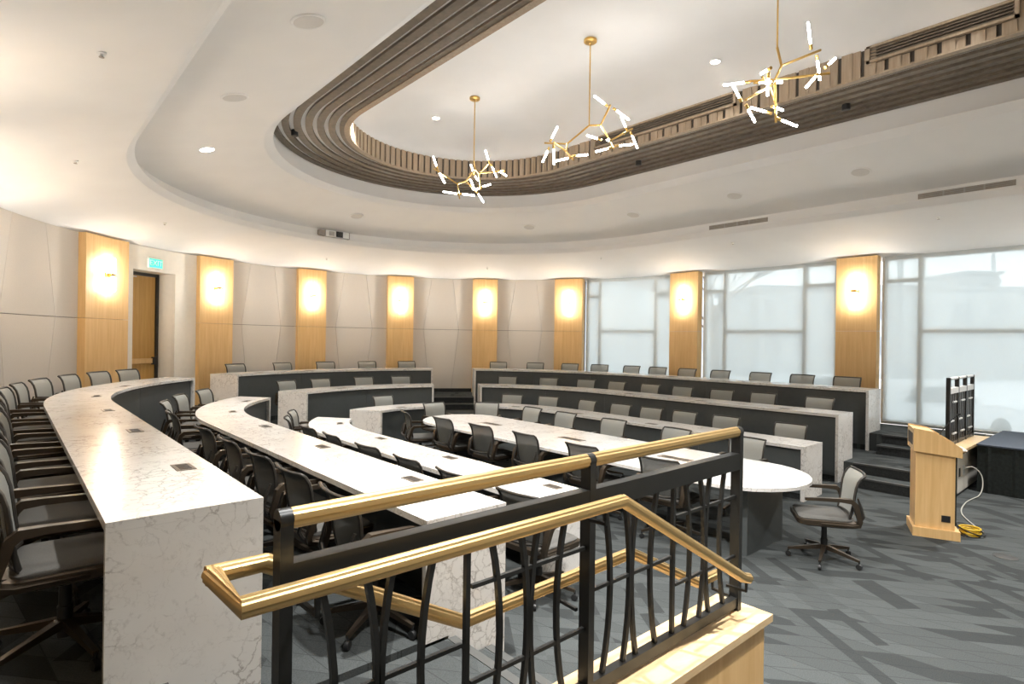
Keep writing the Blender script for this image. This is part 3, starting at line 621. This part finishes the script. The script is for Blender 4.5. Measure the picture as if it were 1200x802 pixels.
for row, (ri, ro, zt), zi, zo, rs, yl, yr, nm in ((1, R1, T, 2*T, 5.16, -5.09, -4.61, 'outer'), (2, R2, 0, T, 3.79, -5.08, -4.67, 'middle'), (3, R3, 0, 0, 0, -4.37, -4.78, 'inner')):
    rg = ri+.15
    desk(row, 'L', ri, ro, zt, zi, zo, rs, ('L', yl), ('A', LA, WA), 'long curved white quartz desk on the left side, %s row' % nm, [y for y in GY]+[radians(180-a)*rg for a in ((170.5, 153) if row == 1 else (167, 145) if row == 2 else (158,))])
    desk(row, 'B', ri, ro, zt, zi, zo, rs, ('A', LA, -WA), ('A', RA, WB), 'curved white quartz desk at the back between the two aisles, %s row' % nm, [radians(180-a)*rg for a in ((112, 98, 82, 70) if row == 1 else (100, 78) if row == 2 else (92,))])
    desk(row, 'R', ri, ro, zt, zi, zo, rs, ('A', RA, -WB), ('R', yr), 'long curved white quartz desk on the window side, %s row' % nm, [radians(180-a)*rg for a in ((40, 18) if row == 1 else (40, 16.5) if row == 2 else (26,))]+[pi*rg+y for y in (.6, 2.25, 3.8)])
# centre table
ct_ = empty('centre_table', (-.09, -2.46, 0)); tag(ct_, 'long white quartz table with rounded ends on dark pedestals', 'table')
def stad(hw, hl, n=14):
    o = []
    for i in range(n+1): a = pi*i/n; o.append((hw*cos(a), hl-hw+hw*sin(a)))
    for i in range(n+1): a = pi+pi*i/n; o.append((hw*cos(a), -(hl-hw)+hw*sin(a)))
    return o
def layers(outs, zs):
    mb = MB(); n = len(outs[0]); vs = [(x, y, z) for o, z in zip(outs, zs) for x, y in o]; fs = []
    for i in range(len(outs)-1):
        for j in range(n): fs.append((i*n+j, i*n+(j+1) % n, (i+1)*n+(j+1) % n, (i+1)*n+j))
    fs.append(tuple(range(n-1, -1, -1))); fs.append(tuple((len(outs)-1)*n+j for j in range(n))); return mb.add(vs, fs)
HL = 3.18
layers([stad(.69, HL-.03), stad(.72, HL), stad(.72, HL), stad(.712, HL-.008)], [.695, .70, .734, .74]).build('tabletop', 'quartz', ct_, smooth=30)
for y in (-2.68, 0, 2.55): MB().box((0, y, .345), (.80, .18 if y else .5, .69)).build('pedestal', 'dark_panel', ct_)
MB().box((0, 0, .62), (.06, 5.1, .12)).build('beam', 'dark_panel', ct_)
for y in (1.80, .01, -1.66):
    g = MB().box((.04, y, .742), (.13, .42, .004)).build('power_outlet', 'outlet_bronze', ct_)
    for q in (-.14, -.07, 0, .07, .14): MB().box((.04, y+q, .7445), (.07, .05, .003)).build('socket', 'outlet_dark', g)
bpy.data.objects.remove(outlet.children[0]); 
for c in list(outlet.children): bpy.data.objects.remove(c)
bpy.data.objects.remove(outlet)

# ------------------------------------------------------------------ chair prototype (faces +y, origin on the floor under the column)
def rrect(hx, hy, r, n=5, oy=0):
    o = []
    for cx_, cy_, a0 in ((hx-r, hy-r, 0), (-hx+r, hy-r, 90), (-hx+r, -hy+r, 180), (hx-r, -hy+r, 270)):
        for i in range(n+1): a = radians(a0+90*i/n); o.append((cx_+r*cos(a), cy_+r*sin(a)+oy))
    return o
def make_chair():
    c = empty('conference_chair')
    layers([rrect(.225, .215, .07, 5, .03), rrect(.238, .232, .075, 5, .03), rrect(.238, .232, .075, 5, .03), rrect(.22, .215, .07, 5, .03), rrect(.15, .15, .06, 5, .03)], [.432, .445, .462, .474, .470]).build('seat', 'chair_fabric', c, smooth=50)
    layers([rrect(.20, .20, .06, 5, .02), rrect(.255, .256, .08, 5, .02), rrect(.258, .259, .08, 5, .02), rrect(.246, .249, .08, 5, .02)], [.378, .402, .446, .452]).build('seat_pan', 'bronze', c, smooth=50)
    # backrest sheet
    YZ = [(-.190, .490), (-.206, .56), (-.216, .63), (-.224, .70), (-.234, .77), (-.250, .825), (-.277, .870), (-.305, .892)]
    HWS = [.208, .218, .224, .228, .231, .232, .232, .229]
    def bp_(i, f): y, z = YZ[i]; return Vector((HWS[i]*f, y-.035*(1-f*f)+.02, z))
    vs = []; fs = []; nx = 7
    for i in range(len(YZ)):
        for j in range(nx): vs.append(bp_(i, -1+2*j/(nx-1)))
    nv = len(vs); vs += [v+Vector((0, -.006, 0)) for v in vs]
    for i in range(len(YZ)-1):
        for j in range(nx-1):
            a = i*nx+j; fs.append((a, a+1, a+nx+1, a+nx))
    MB().add(vs[:nv], fs).build('backrest', 'chair_mesh', c, smooth=60)
    MB().add([v+Vector((0, -.007, 0)) for v in vs[:nv]], fs).build('back_dark_sheet', 'chair_mesh_back', c, smooth=60)  # second, darker sheet so the mesh looks darker from behind
    loop = [bp_(i, -1) for i in range(len(YZ))]+[bp_(len(YZ)-1, -1+2*j/8) for j in range(1, 8)]+[bp_(i, 1) for i in range(len(YZ)-1, -1, -1)]+[bp_(0, 1-2*j/6) for j in range(1, 7)]
    MB().tube(loop, .0132, 6, False).build('back_frame', 'frame_dark', c, smooth=60)
    for s in (-1, 1):
        x = s*.275
        p = [(x-.012*s, .225, .650), (x-.004*s, .10, .660), (x, -.08, .665), (x, -.165, .662), (x, -.198, .632), (x-.004*s, -.215, .57), (x-.010*s, -.242, .475), (x-.014*s, -.235, .438), (x-.018*s, -.18, .424), (x-.022*s, .08, .424)]
        fl_ = [(.8, 1), (-.8, 1), (-.8, -1), (.8, -1)]
        MB().tube(p, [.015, .019, .021, .027, .028, .025, .022, .02, .017, .012], flat=fl_).build('armrest', 'bronze', c, smooth=35)
        MB().tube([(s*.19, -.16, .425), (s*.20, -.255, .45), (s*.205, -.285, .50), (s*.208, -.262, .60), (s*.212, -.235, .68)], [.016, .016, .015, .013, .010], 6).build('back_support', 'frame_dark', c, smooth=60)
    MB().tube([(-.205, -.275, .52), (-.1, -.30, .505), (.1, -.30, .505), (.205, -.275, .52)], .012, 6).build('lumbar_bar', 'frame_dark', c, smooth=60)
    MB().lathe([(.045, .40), (.055, .37), (.03, .35), (.026, .34), (.026, .22), (.032, .215), (.032, .07)], n=12).build('column', 'black_plastic', c, smooth=40)
    lg = None
    for k in range(5):
        M = Matrix.Rotation(radians(72*k+18), 4, 'Z')
        if lg is None:
            lg = MB().tube([(.02, 0, .135), (.12, 0, .118), (.325, 0, .082)], [.028, .022, .014], flat=[(.8, .8), (.8, -.8), (-.8, -.8), (-.8, .8)]).build('leg', 'bronze', c, smooth=35, M=M)
            cs = MB().lathe([(.012, -.014), (.026, -.012), (.028, 0), (.026, .012), (.012, .014)], n=12).build('caster', 'black_plastic', lg, smooth=50, M=Matrix.Translation((.32, .0, .029)) @ Matrix.Rotation(pi/2, 4, 'X'))
            st = MB().tube([(.32, 0, .03), (.32, 0, .085)], .008, 6).add([], [])
            st.build('stem', 'black_plastic', lg)
        else:
            l2 = copy_tree(lg, c); l2.matrix_local = M
    return c
CH = make_chair(); used = [False]
def chair(x, y, z, face, label, group):
    """face = direction the sitter looks, radians"""
    if not used[0]: o = CH; used[0] = True
    else: o = copy_tree(CH)
    o.location = (x, y, z); o.rotation_euler = (0, 0, face-pi/2+radians(random.uniform(-5, 5))); tag(o, label, 'chair', group); return o
def nth(i): return ORD[i]
def rowchairs(ss, r, z, labf, group):
    for i, s in enumerate(ss):
        x, y, a = place(s, r); chair(x, y, z, a+pi, labf % nth(i), group)
def A(r, *d): return [radians(180-q)*r for q in d]
r = 5.86
r = 5.82
rowchairs([-4.48, -3.66, -2.83, -2.0, -1.17, -.34]+A(r, 174.5, 167.0, 159.7, 151.3, 143.9, 136.9), r, 2*T, 'grey mesh chair at the outer left desk, %s from its near end', 'chairs behind the outer desks')
r = 5.86
rowchairs(A(r, 111.2, 99.9, 89.7, 79.3, 69.1), r, 2*T, 'grey mesh chair at the outer back desk, %s from the left', 'chairs behind the outer desks')
rowchairs(A(r, 45.1, 35.5, 26.4, 18.3, 10.2, 3.0)+[pi*r+q for q in (.47, 1.31, 2.23, 3.10, 3.95)], r, 2*T, 'grey mesh chair at the outer window-side desk, %s from the rear aisle', 'chairs behind the outer desks')
r = 4.27
rowchairs([-4.66, -3.9, -3.18, -2.37, -1.5, -.05]+A(r, 165.0, 152.5, 140.5), r, T, 'grey mesh chair at the middle left desk, %s from its near end', 'chairs behind the middle desks')
rowchairs(A(r, 110.9, 100.0, 86.2, 74.6), r, T, 'light grey mesh chair at the middle back desk, %s from the left', 'chairs behind the middle desks')
r = 4.31
rowchairs(A(r, 40.8, 27.3, 15.0, 4.9)+[pi*r+q for q in (.53, 1.33, 2.22, 3.04, 4.01)], r, T, 'light grey mesh chair at the middle window-side desk, %s from the rear aisle', 'chairs behind the middle desks')
r = 2.67
rowchairs([-4.50, -3.6, -2.80, -1.92, -.98, -.2]+A(r, 163, 147.5), r, .0, 'grey mesh chair at the inner left desk, %s from its near end', 'chairs behind the inner desks')
r = 2.74
rowchairs(A(r, 90.2), r, 0, 'light grey mesh chair alone at the inner back desk, %s and only one there', 'chairs behind the inner desks')
rowchairs(A(r, 34.1, 17.4)+[pi*r+q for q in (.08, .955, 1.66, 2.36, 3.13, 4.20)], r, 0, 'light grey mesh chair at the inner window-side desk, %s from the rear aisle', 'chairs behind the inner desks')
for i, (x, y, f) in enumerate(((-.72, .42, -25), (-.67, -.53, 0), (-.65, -1.45, 0), (-.64, -2.41, 0), (-.66, -3.4, 0), (-.60, -4.41, 4))):
    chair(x, y, 0, radians(f), 'grey mesh chair on the left of the centre table, %s from far end' % nth(i), 'chairs around the centre table')
for i, (x, y, f) in enumerate(((.14, 1.05, -95), (.78, .56, 217), (.90, -.36, 180), (.86, -1.23, 180), (.86, -2.27, 180), (.84, -3.38, 180), (.92, -4.4, 180))):
    chair(x, y, 0, radians(f), 'light grey chair on the window side of the centre table, %s from far end' % nth(i), 'chairs around the centre table')
hc = chair(.02, -5.76, 0, radians(100), 'bronze framed mesh chair alone at the rounded near head of the centre table', 'chairs around the centre table')
hc.rotation_euler = (0, 0, radians(32))

# ------------------------------------------------------------------ near railing on its knee wall
YG = -6.44
def fluted(mb, pts, r=.0262):
    fl_ = []
    for j in range(24):
        k_ = 1.0 if j % 4 < 3 else .90
        fl_.append((k_*cos(2*pi*j/24), k_*sin(2*pi*j/24)))
    return mb.tube(pts, r, flat=fl_)
kw = empty('knee_wall', (-3.75, YG, 0)); tag(kw, 'low maple knee wall with wooden cap under the near railing', 'low wall')
MB().box((.0, .0, .327), (1.44, .26, .652)).build('core', 'black_metal', kw)
MB().box((.0, -.135, .327), (1.40, .012, .65)).build('side_panel', 'maple', kw); MB().box((0, .135, .327), (1.40, .012, .65)).build('side_panel', 'maple', kw)
MB().box((.727, 0, .327), (.012, .25, .65)).build('end_panel', 'black_metal', kw)
MB().box((.01, 0, .671), (1.50, .32, .038)).build('cap', 'maple_cap', kw)
kc = MB().box((-5.0, YG, 2*T+.042), (1.08, .13, .084)).build('curb', 'maple_cap'); tag(kc, 'narrow wooden curb under the raised end of the near railing', 'curb')
gr = empty('guard_railing', (-4.3, YG, .69)); tag(gr, 'black steel guard railing with golden fluted rails in the foreground', 'railing')
def g_(x, z, y=0): return (x+4.3, y, z-.69)
PX = (-5.50, -4.30, -3.09)
for x in PX:
    MB().box((x+4.3, 0, .4775), (.034, .052, .955)).build('post', 'black_metal', gr)
    MB().tube([(x+4.3-.017, 0, .955), (x+4.3+.017, 0, .955)], .0285, 16).build('post_cap', 'black_metal', gr, True)
for x0, x1 in ((PX[0], PX[1]), (PX[1], PX[2])):
    fluted(MB(), [g_(x0+.018, 1.645), g_(x1-.018, 1.645)], .0285).build('top_rail', 'gold', gr, smooth=25)
    MB().box(((x0+x1)/2+4.3, 0, 1.49-.69), (x1-x0-.03, .05, .085)).build('beam', 'black_metal', gr)
    MB().box(((x0+x1)/2+4.3, 0, .735-.69), (x1-x0-.03, .04, .05)).build('bottom_rail', 'black_metal', gr)
    hb = (x1-x0)/2
    for h in range(2):
        xa = x0+h*hb
        def bow(xt, xm, xb):
            P_ = []
            for i in range(9):
                t = i/8; z = 1.45+(.76-1.45)*t; xx = xt*(1-t)*(1-t)+2*t*(1-t)*(2*xm-(xt+xb)/2)+xb*t*t; P_.append(g_(xx, z))
            return P_
        sq = [(.7, .7), (-.7, .7), (-.7, -.7), (.7, -.7)]
        for xt, xm, xb in ((.10, .145, .10), (.235, .275, .235), (.325, .288, .325), (.47, .425, .47)):
            MB().tube(bow(xa+xt, xa+xm, xa+xb), .013, flat=sq).build('baluster', 'black_metal', gr)
        if h == 0: MB().tube([g_(xa+hb, 1.45), g_(xa+hb, .76)], .013, flat=sq).build('baluster', 'black_metal', gr)
        for z in ((1.12,) if h == 0 else (1.30, .98)):
            MB().tube([g_(xa+.02, z), g_(xa+hb-.02, z)], .010, flat=sq).build('crossbar', 'black_metal', gr)
# handrails: a continuous golden loop round the top end, front branch and stair branch
hrl = gr
yf, yb = -.125, .115
fluted(MB(), [g_(-5.64, 1.50, yb), g_(-5.64, 1.50, yf), g_(-4.24, 1.50, yf), g_(-3.26, .945, yf), g_(-3.20, .925, yf)]).build('front_rail', 'gold', hrl, smooth=25)
fluted(MB(), [g_(-5.655, 1.50, yb), g_(-5.51, 1.50, yb), g_(-4.83, 1.125, yb), g_(-3.86, 1.14, yb), g_(-3.27, .84, yb), g_(-3.08, .84, yb)]).build('stair_rail', 'gold', hrl, smooth=25)
for x, y, z in ((-5.46, yf, 1.50), (-4.34, yf, 1.50), (-3.22, yf, .935), (-5.46, yb, 1.485), (-4.34, yb, 1.13), (-3.12, yb, .84)):
    MB().tube([g_(x, z-.02, y), g_(x, z-.07, y), g_(x, z-.075, y*.15)], .008, flat=[(.8, .8), (-.8, .8), (-.8, -.8), (.8, -.8)]).build('bracket', 'black_metal', hrl)

# ------------------------------------------------------------------ far railing and its knee wall (window side)
YR = -5.93
kw2 = empty('knee_wall', (4.85, YR, 0)); tag(kw2, 'far low wall with pale panel side and wooden cap behind the lectern', 'low wall')
MB().box((0, 0, .325), (1.72, .22, .65)).build('core', 'black_metal', kw2)
MB().box((.02, -.116, .30), (1.62, .012, .52)).build('side_panel', 'wall_paint', kw2); MB().box((.02, -.118, .605), (1.66, .012, .07)).build('rail', 'maple', kw2)
MB().box((0, -.03, .67), (1.78, .36, .036)).build('cap', 'maple_cap', kw2)
MB().box((-.45, -.125, .33), (.09, .01, .14)).build('outlet_plate', 'white_plastic', kw2); MB().box((-.7, -.125, .33), (.06, .01, .12)).build('outlet_plate', 'black_plastic', kw2)
g2 = empty('guard_railing', (4.85, YR, .69)); tag(g2, 'far black guard railing with three narrow bays behind the lectern', 'railing')
P2 = (-.78, -.26, .26, .78)
for x in P2: MB().box((x, 0, .49), (.05, .05, .98)).build('post', 'black_metal', g2)
for i in range(3):
    xa, xb = P2[i]+.026, P2[i+1]-.026
    MB().tube([(xa, 0, .965), (xb, 0, .965)], .022, 10).build('top_rail', 'alu', g2, True)
    MB().box(((xa+xb)/2, 0, .79), (xb-xa, .05, .08)).build('beam', 'alu', g2); MB().box(((xa+xb)/2, 0, .03), (xb-xa, .04, .05)).build('bottom_rail', 'black_metal', g2)
    for j in range(5): MB().box((xa+(xb-xa)*(j+.5)/5, 0, .40), (.045, .02, .70)).build('baluster', 'frame_dark', g2)
    for z, q in ((.62, .62), (.35, .25), (.16, .6)):
        MB().box((xa+(xb-xa)*q, -.015, z), ((xb-xa)*.45, .02, .02)).build('crossbar', 'alu', g2)

# ------------------------------------------------------------------ lectern
an = radians(-69); d1 = Vector((cos(an), sin(an), 0))
le = empty('lectern', (1.88, -6.235, 0), an); tag(le, 'maple lectern with sloped top facing the seats', 'lectern')
# local x: toward the speaker side, local -y: toward the camera
MB().box((.0, 0, .05), (.43, .47, .10)).build('base', 'maple', le)
MB().box((-.01, 0, .53), (.36, .39, .86)).build('body', 'maple', le)
for sgn in (-1, 1):
    MB().prism([(-.215, .945), (.225, .905), (.225, 1.01), (-.02, 1.17), (-.215, 1.20)], (0, sgn*.23-(.02 if sgn > 0 else 0), 0), (1, 0, 0), (0, 0, 1), (0, .02, 0)).build('side_cheek', 'maple', le)
MB().prism([(-.02, 1.158), (.225, .998), (.225, .975), (-.02, 1.135)], (0, -.208, 0), (1, 0, 0), (0, 0, 1), (0, .416, 0)).build('reading_surface', 'maple_cap', le)
MB().prism([(-.215, 1.19), (-.02, 1.16), (-.02, 1.14), (-.215, 1.17)], (0, -.208, 0), (1, 0, 0), (0, 0, 1), (0, .416, 0)).build('top_board', 'maple', le)
MB().box((-.205, 0, 1.055), (.02, .416, .215)).build('front_board', 'maple_cap', le); MB().box((-.217, 0, 1.07), (.006, .30, .13)).build('front_inset', 'outlet_dark', le)
MB().box((0, 0, .95), (.38, .41, .02)).build('shelf', 'maple', le)
MB().box((.09, -.198, .22), (.08, .008, .07)).build('floor_box', 'black_plastic', le)
MB().box((.18, 0, .55), (.012, .36, .80)).build('back_opening', 'stage_black', le)
MB().tube([(.06, .05, 1.10), (.08, .05, 1.15), (.17, .10, 1.27), (.23, .12, 1.33)], .005, 6).build('microphone_stem', 'black_plastic', le)
MB().tube([(.23, .12, 1.33), (.26, .13, 1.355)], .013, 8).build('microphone', 'black_plastic', le)
MB().box((.247, -.06, .985), (.05, .28, .012)).build('pencil_ledge', 'white_plastic', le)
pa = MB().prism([(0, 0), (.10, 0), (.10, .42), (.05, .46), (0, .42)], (4.02, -5.58, T), (1, 0, 0), (0, 0, 1), (0, .03, 0)).build('folding_board', 'maple'); tag(pa, 'thin pale wooden board leaning behind the far railing', 'board')
def L2(x, y): return (le.location.x+d1.x*x-d1.y*y, le.location.y+d1.y*x+d1.x*y)
px_, py_ = L2(.36, .10)
coil = MB()
for q in range(4):
    coil.tube([(px_+(.085+.012*(q % 2))*cos(t*pi/8), py_+(.085+.012*(q % 2))*sin(t*pi/8), .016+.022*q) for t in range(17)], .011, 6)
cc = coil.build('yellow_cable_coil', 'yellow_cable', smooth=60); tag(cc, 'coiled yellow cable on the floor beside the lectern', 'cable')
bk = MB()
for q in range(2): bk.tube([(px_+.13*cos(t*pi/8)+.03, py_+.13*sin(t*pi/8), .012+.05*q+.04*sin(t*pi/8)) for t in range(17)], .007, 6)
tag(bk.build('black_cable', 'black_plastic', smooth=60), 'black cable looped loosely around the yellow coil', 'cable')
def smooth_path(P_, n=8):
    P_ = [Vector(p) for p in P_]; o = []
    for i in range(len(P_)-1):
        a, b, c, d = P_[max(i-1, 0)], P_[i], P_[i+1], P_[min(i+2, len(P_)-1)]
        for j in range(n):
            t = j/n; o.append(.5*((2*b)+(c-a)*t+(2*a-5*b+4*c-d)*t*t+(3*b-a-3*c+d)*t**3))
    for q in o: q.z = max(q.z, .011)
    return o+[P_[-1]]
hx, hy = 4.50, YR-.14
gcab = MB().tube(smooth_path([(hx-.12, hy, .36), (hx-.04, hy-.08, .38), (hx+.0, hy-.17, .28), (hx-.08, hy-.20, .12), (hx-.25, hy-.18, .012), (hx-.8, hy-.14, .012), (3.0, -6.3, .012), (2.3, -6.62, .012)]), .007, 8).build('grey_cable', 'cable_grey', smooth=60)
tag(gcab, 'pale cable hanging from the far low wall down to the floor', 'cable')
fb = MB().lathe([(.10, .0005), (.10, .004), (.09, .006)], (1.55, -6.92, 0), 24).build('floor_outlet_cover', 'frame_dark', smooth=30); tag(fb, 'round dark floor outlet cover in the carpet', 'floor outlet')
# ------------------------------------------------------------------ outdoors
gd = struct(MB().box((45, 0, -.35), (76, 160, .1)).build('ground_outside', 'snow'), 'pale snowy ground outside')
def building(loc, size, rz, label, mat, rows, cols, wins=True):
    b_ = empty('building', loc, rz); tag(b_, label, 'building', 'buildings outside')
    MB().box((0, 0, size[2]/2), size).build('wall', mat, b_); MB().box((0, 0, size[2]+.15), (size[0]+.4, size[1]+.4, .3)).build('roof_edge', 'building_dark', b_)
    for i in range(rows):
        for j in range(cols):
            y = -size[1]/2+size[1]*(j+.5)/cols; z = 1.2+(size[2]-1.4)*(i+.2)/rows
            MB().box((-size[0]/2-.01, y, z+.7), (.06, size[1]/cols*.5, 1.3)).build('window', 'car_glass' if not wins else 'building_dark', b_)
def far(px, Z):
    u = (px-600)/FPX; p = Vector((-CX, -CY, 0))+fw*Z+rt*(u*Z); return (p.x, p.y, -.3)
FA = atan2(fw.y, fw.x)
building(far(1160, 46), (8, 24, 6.55), FA, 'long grey building outside behind the third window', 'building_wall', 2, 9)
building(far(1126, 56), (5, 3.2, 9.2), FA, 'taller grey block rising behind the long building', 'building_dark', 3, 2)
building(far(925, 44), (8, 8.2, 6.2), FA, 'grey building outside the second window', 'building_wall', 2, 4)
building(far(730, 40), (8, 9.6, 11.5), FA, 'pale building filling the first window', 'building_wall', 3, 5)
def antenna():
    e = empty('antenna_mast', far(1163, 70)); tag(e, 'thin antenna mast on the skyline outside', 'mast')
    MB().tube([(0, 0, 0), (0, 0, 12), (0, 0, 16)], [.5, .25, .05], 6).build('mast', 'building_dark', e); MB().box((0, 0, 10.5), (1.4, 1.4, .5)).build('platform', 'building_dark', e)
antenna()
def tree(loc, h, label, seed):
    rng = random.Random(seed); e = empty('bare_tree', loc); tag(e, label, 'tree')
    def grow(p, d, L, r, lev, mb):
        q = p+d*L*.5+Vector((rng.uniform(-.06, .06), rng.uniform(-.06, .06), rng.uniform(-.03, .06)))*L; e_ = p+d*L
        mb.tube([p, q, e_], [r, r*.8, r*.6], 5)
        if lev == 0: return
        for i in range(3 if lev > 1 else 2):
            a = rng.uniform(0, 2*pi); t = rng.uniform(.5, .95); nd_ = (d+Vector((cos(a)*t, sin(a)*t, rng.uniform(-.15, .35)))).normalized(); grow(p+d*L*rng.uniform(.55, 1), nd_, L*rng.uniform(.6, .8), r*.55, lev-1, mb)
    MB().tube([(0, 0, 0), (.05, .03, h*.2), (0, .08, h*.38)], [.22, .17, .15], 8).build('trunk', 'bark', e, True)
    for k_ in range(6):
        mb = MB(); a = 2*pi*k_/6+.4; grow(Vector((0, .06, h*(.24+.025*k_))), Vector((cos(a)*.8, sin(a)*.8, .62)).normalized(), h*.25, .05, 4, mb); mb.build('bough', 'bark', e, True)
tree(far(838, 24), 10.5, 'bare leafless tree outside the second window', 4)
def lamp_post(loc):
    e = empty('street_lamp', loc); tag(e, 'street lamp post outside the third window', 'street lamp')
    MB().tube([(0, 0, 0), (0, 0, 5.2)], [.11, .09], 8).build('post', 'building_dark', e); MB().lathe([(.12, 5.2), (.34, 5.45), (.30, 6.2), (.1, 6.35)], n=10).build('lantern', 'building_dark', e, True)
lamp_post(far(1054, 19))
def car(loc, rz, label):
    e = empty('parked_car', loc, rz); tag(e, label, 'car', 'cars parked outside')
    MB().prism([(-2.2, .35), (2.2, .35), (2.25, .8), (1.3, .95), (-2.15, 1.0)], (0, -.85, 0), (1, 0, 0), (0, 0, 1), (0, 1.7, 0)).build('body', 'car_paint', e)
    MB().prism([(-1.7, .99), (1.0, .95), (.4, 1.5), (-1.2, 1.5)], (0, -.75, 0), (1, 0, 0), (0, 0, 1), (0, 1.5, 0)).build('cabin', 'car_paint', e)
    for s in (-1, 1): MB().prism([(-1.45, 1.05), (.75, 1.03), (.32, 1.42), (-1.1, 1.42)], (0, s*.755, 0), (1, 0, 0), (0, 0, 1), (0, .01*s, 0)).build('side_glass', 'car_glass', e)
    for x in (-1.4, 1.35):
        for s in (-1, 1): MB().tube([(x, s*.7, .32), (x, s*.88, .32)], .32, 14).build('wheel', 'black_plastic', e, True)
car(far(972, 17.5), FA-pi/2, 'white car parked outside between the second and third windows')
car(far(1085, 15), FA-pi/2+.2, 'white car parked outside the third window')
